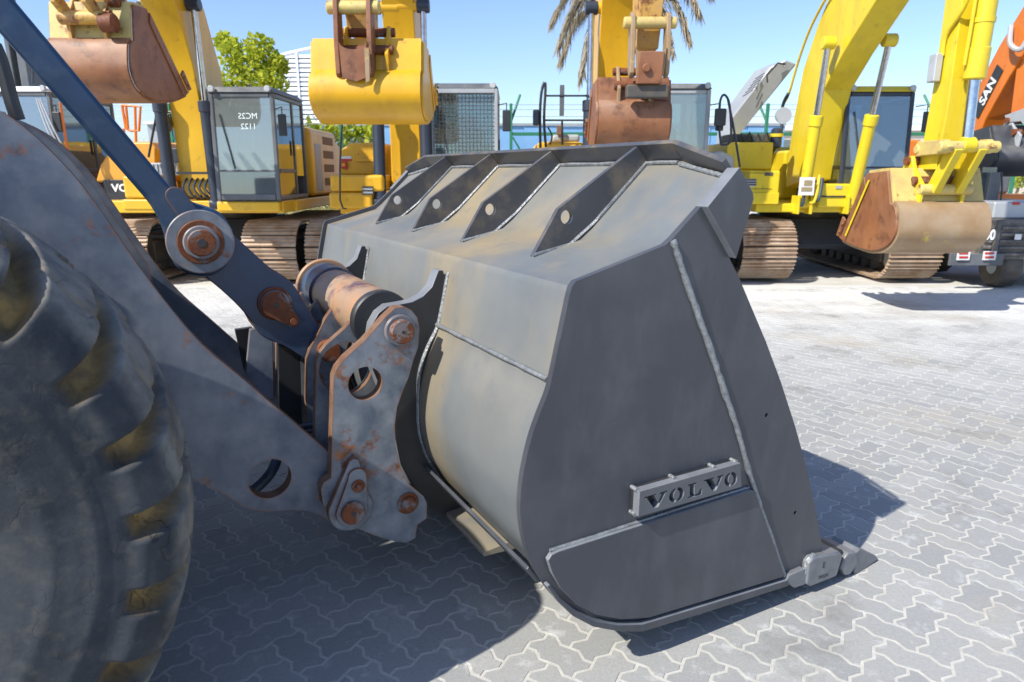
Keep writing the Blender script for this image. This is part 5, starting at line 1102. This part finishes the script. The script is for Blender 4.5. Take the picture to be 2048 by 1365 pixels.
arc = [(xl, 0), (xl, zt)] + [(xl+(xr-xl)*t, zt+(z2-zt)*t**.8) for t in np.linspace(.08, 1, 12)] + [(xr, 0)]
MB().prism(arc, LY+.4, LY+12).build('wall', mat_glassb, lb)
nsl = 17
for k in range(nsl):
    z = PY(600, 262-k*9.3, LY)[1]; t = (z-zt)/(z2-zt)
    xa = xl if z < zt else xl+(xr-xl)*min(.97, max(0, t))**1.25
    MB().box((xa, LY-.15, z-.14), (xr, LY+.39, z+.11)).build('louvre', mat_louv, lb, bevel=.02)
for x in (xl+.05, xl+1.6, xl+3.2): MB().box((x-.07, LY-.25, 0), (x+.07, LY-.16, zt+.6)).build('mullion', mat_louv, lb)
rp_ = [(p[0], LY, p[1]) for p in arc[1:-1]]; MB().tube([(a, LY-.1, b+.1) for a, _, b in rp_], .16, 6).build('roof_edge', mat_louv, lb)
wh_ = empty('warehouse', (26, 60, 0), 'low beige warehouse with pale roof behind the lemon yellow excavator', 'building')
x0, z1 = PY(1500, 262, 58); x1, z0 = PY(2300, 250, 58)
MB().box((x0, 58, 0), (x1, 76, z1)).build('wall', mat_beige, wh_); MB().hexa([(x0-.3, 57.6, z1+.01), (x1, 57.6, z1+.01), (x1, 76, z1+.01), (x0-.3, 76, z1+.01), (x0+3, 66, z1+1.0), (x1, 66, z1+1.0), (x1, 67, z1+1.0), (x0+3, 67, z1+1.0)]).build('roof', mat_white, wh_)
for k in range(12): x = x0+2+k*2.6; MB().box((x, 57.93, z1-1.6), (x+1.5, 57.99, z1-.7)).build('window', gl_dark, wh_)
for k in range(14): x = x0+k*2.6; MB().box((x-.06, 57.9, 0), (x+.06, 57.99, z1)).build('pilaster', mat_white, wh_)
sh = empty('site_office', (-16.5, 33, 0), 'white and blue prefabricated site office seen under the rusty bucket', 'building')
m = MB(); bpx(m, 292, 246, 352, 330, 30, 6); m.build('wall', mat_cabl, sh, bevel=.05); m = MB(); bpx(m, 286, 243, 356, 249, 29.8, 6.4); m.build('roof', mat_white, sh, bevel=.04)
m = MB(); bpx(m, 326, 262, 336, 276, 29.95, .04); m.build('window', gl_dark, sh); m = MB(); bpx(m, 345, 249, 352, 330, 29.96, .03); m.build('corner_trim', mat_bluewall, sh)
# ================================================================ VEGETATION
def leafm(name, c1, c2, tr=.45):
    m = bpy.data.materials.new(name); m.use_nodes = True; t = m.node_tree; N = t.nodes; L = t.links.new; N.remove(N['Principled BSDF']); out = N['Material Output']
    geo = N.new('ShaderNodeNewGeometry'); mx = N.new('ShaderNodeMix'); mx.data_type = 'RGBA'; L(geo.outputs['Random Per Island'], mx.inputs[0]); mx.inputs[6].default_value = c1+(1,); mx.inputs[7].default_value = c2+(1,)
    d = N.new('ShaderNodeBsdfDiffuse'); tl = N.new('ShaderNodeBsdfTranslucent'); ms = N.new('ShaderNodeMixShader'); ms.inputs[0].default_value = tr
    L(mx.outputs[2], d.inputs[0]); L(mx.outputs[2], tl.inputs[0]); L(d.outputs[0], ms.inputs[1]); L(tl.outputs[0], ms.inputs[2]); L(ms.outputs[0], out.inputs[0]); return m
mat_leaf = leafm('bright_leaf', (.34, .42, .04), (.58, .60, .08)); mat_scrub = leafm('dry_scrub_leaf', (.20, .20, .05), (.40, .34, .16), .3); mat_dead = leafm('dead_frond', (.30, .25, .17), (.48, .42, .31), .3)
mat_bark = M('bark', (.13, .095, .065), .9, var=((.2, .16, .12), 8), bump=(25, .6, .02))
def leaves(centers, n, size, spread, squash=1.0):
    m = MB(); V = []; F = []
    for k in range(n):
        c, r = centers[RNG.integers(len(centers))]; d = RNG.normal(size=3); d /= np.linalg.norm(d); p = np.array(c)+d*r*(RNG.random()**.45)*np.array([1, 1, squash])
        a = RNG.normal(size=3); a /= np.linalg.norm(a); b = np.cross(a, RNG.normal(size=3)); b /= np.linalg.norm(b); s = size*RNG.uniform(.6, 1.35); n_ = np.cross(a, b)
        q = [p-a*s*.5, p-a*s*.1+b*s*.34, p+a*s*.28+b*s*.22+n_*s*.06, p+a*s*.6, p+a*s*.28-b*s*.22+n_*s*.06, p-a*s*.1-b*s*.34]
        o = len(V); V += [tuple(z) for z in q]; F.append([o, o+1, o+2, o+3, o+4, o+5])
    m.v = V; m.f = F; m.m = [0]*len(F); return m
def tree(name, label, base, blobs, n, size, trunk_r, group=None):
    r = empty(name, base, label, 'tree', group); b = np.array(base); top = np.mean([c for c, q in blobs], axis=0)
    MB().tube(catmull([tuple(b), tuple(b+(top-b)*.4+np.array([.1, .05, 0])), tuple(b+(top-b)*.8)], 5), [trunk_r*(1-.5*k/10) for k in range(11)], 9).build('trunk', mat_bark, r)
    for c, q in blobs: MB().tube(catmull([tuple(b+(top-b)*.55), tuple((b+(top-b)*.75+np.array(c))/2), tuple(c)], 4), [trunk_r*.5*(1-.09*k) for k in range(9)], 6).build('limb', mat_bark, r)
    leaves(blobs, n, size, 1).build('crown', mat_leaf, r, smooth=0); return r
def P3(x, y, Y): a = PY(x, y, Y); return (a[0], Y, a[1])
bl = [(P3(470, 110, 18.2), .42), (P3(520, 100, 18), .40), (P3(505, 150, 18.2), .55), (P3(455, 170, 18.4), .55), (P3(545, 165, 18), .42), (P3(490, 215, 18.4), .6), (P3(548, 215, 18.1), .45), (P3(440, 235, 18.4), .55), (P3(395, 250, 18.6), .4), (P3(385, 300, 18.6), .45), (P3(450, 85, 18.4), .25), (P3(556, 130, 18), .25)]
tree('broadleaf_tree', 'bright yellow-green broadleaf tree behind the dark framed cab', (P3(480, 300, 18.3)[0], 18.3, 0), bl, 4200, .13, .09)
bl = [(P3(640, 262, 20), .55), (P3(668, 285, 20), .6), (P3(690, 262, 20.2), .45), (P3(650, 310, 20), .6), (P3(735, 275, 20.4), .35), (P3(700, 330, 20), .6)]
tree('hedge_shrub', 'sparse leafy shrub climbing the fence between two yellow excavators', (P3(665, 300, 20)[0], 20, 0), bl, 750, .20, .05)
tree('roadside_tree', 'small dusty tree far off at the right edge, beyond the truck', (P3(2035, 370, 55)[0], 55, 0), [(P3(2022, 352, 55), .9), (P3(2040, 350, 55), 1.0), (P3(2062, 345, 55), 1.2)], 900, .3, .12)
pr = empty('date_palm', (2.9, 18.5, 0), 'dry palm with drooping dead fronds behind the middle excavator boom', 'palm tree')
ptop = np.array([P3(1258, 5, 18.5)[0], 18.5, P3(1258, 5, 18.5)[2]])
MB().tube([(2.9, 18.5, 0), (2.95, 18.5, 3), tuple(ptop)], [.24, .2, .17], 12).build('trunk', mat_bark, pr)
for k, (tx, ty, sag) in enumerate(((1122, 118, .6), (1160, 150, .7), (1118, 85, .3), (1195, 140, .7), (1378, 72, .4), (1398, 20, .1), (1345, 95, .6), (1140, 30, .3), (1105, 40, .2), (1420, -20, .2), (1230, 130, .7), (1300, 70, .5), (1180, -40, .2), (1330, -50, .2))):
    e = np.array(P3(tx, ty, 18.5+RNG.uniform(-1.2, .6))); mid = (ptop+e)/2+np.array([(e-ptop)[0]*.2, 0, .55-.2*sag]); sp = catmull([tuple(ptop), tuple(mid), tuple(e)], 12)
    fr = MB().tube(sp, [.028*(1-.8*i/len(sp)) for i in range(len(sp))], 5).build('frond', mat_dead, pr)
    V = []; F = []
    for i in range(5, len(sp)):
        for j in range(5):
            p = np.array(sp[i])+RNG.normal(size=3)*.02; tdir = np.array(sp[min(i+1, len(sp)-1)])-np.array(sp[i-1]); tdir /= np.linalg.norm(tdir)
            for sg in (-1, 1):
                l = RNG.uniform(.35, .7)*(1.15-.6*i/len(sp)); sdv = np.array([.15*sg, .5*sg+RNG.normal()*.2, -.75])+tdir*.55+RNG.normal(size=3)*.22; sdv /= np.linalg.norm(sdv); wv = np.cross(sdv, tdir); wv /= np.linalg.norm(wv)+1e-6; wv *= .02
                o = len(V); V += [tuple(p-wv), tuple(p+wv), tuple(p+sdv*l*.6+wv*.7+np.array([0, 0, -.02])), tuple(p+sdv*l+np.array([0, 0, -.06])), tuple(p+sdv*l*.6-wv*.7+np.array([0, 0, -.02]))]; F.append([o, o+1, o+2, o+3, o+4])
    m = MB(); m.v = V; m.f = F; m.m = [0]*len(F); m.build('leaflets', mat_dead, fr, smooth=0)
m = MB(); V = []; F = []
for k in range(14000):
    if k < 9500: p = np.array([RNG.uniform(-15, 5), RNG.uniform(19, 44), 0])
    else: p = np.array([RNG.uniform(12, 42), RNG.uniform(19.5, 52), 0])
    s = RNG.uniform(.10, .24); a = RNG.normal(size=3); a /= np.linalg.norm(a); b = np.cross(a, RNG.normal(size=3)); b /= np.linalg.norm(b); p[2] = abs(RNG.normal())*.16
    o = len(V); V += [tuple(p-a*s), tuple(p+b*s*.5), tuple(p+a*s), tuple(p-b*s*.5)]; F.append([o, o+1, o+2, o+3])
m.v = V; m.f = F; m.m = [0]*len(F); o = m.build('scrub', mat_scrub, None, smooth=0); tag(o, 'low dry yellow-green scrub covering the ground behind the excavators', 'scrub', kind='stuff')
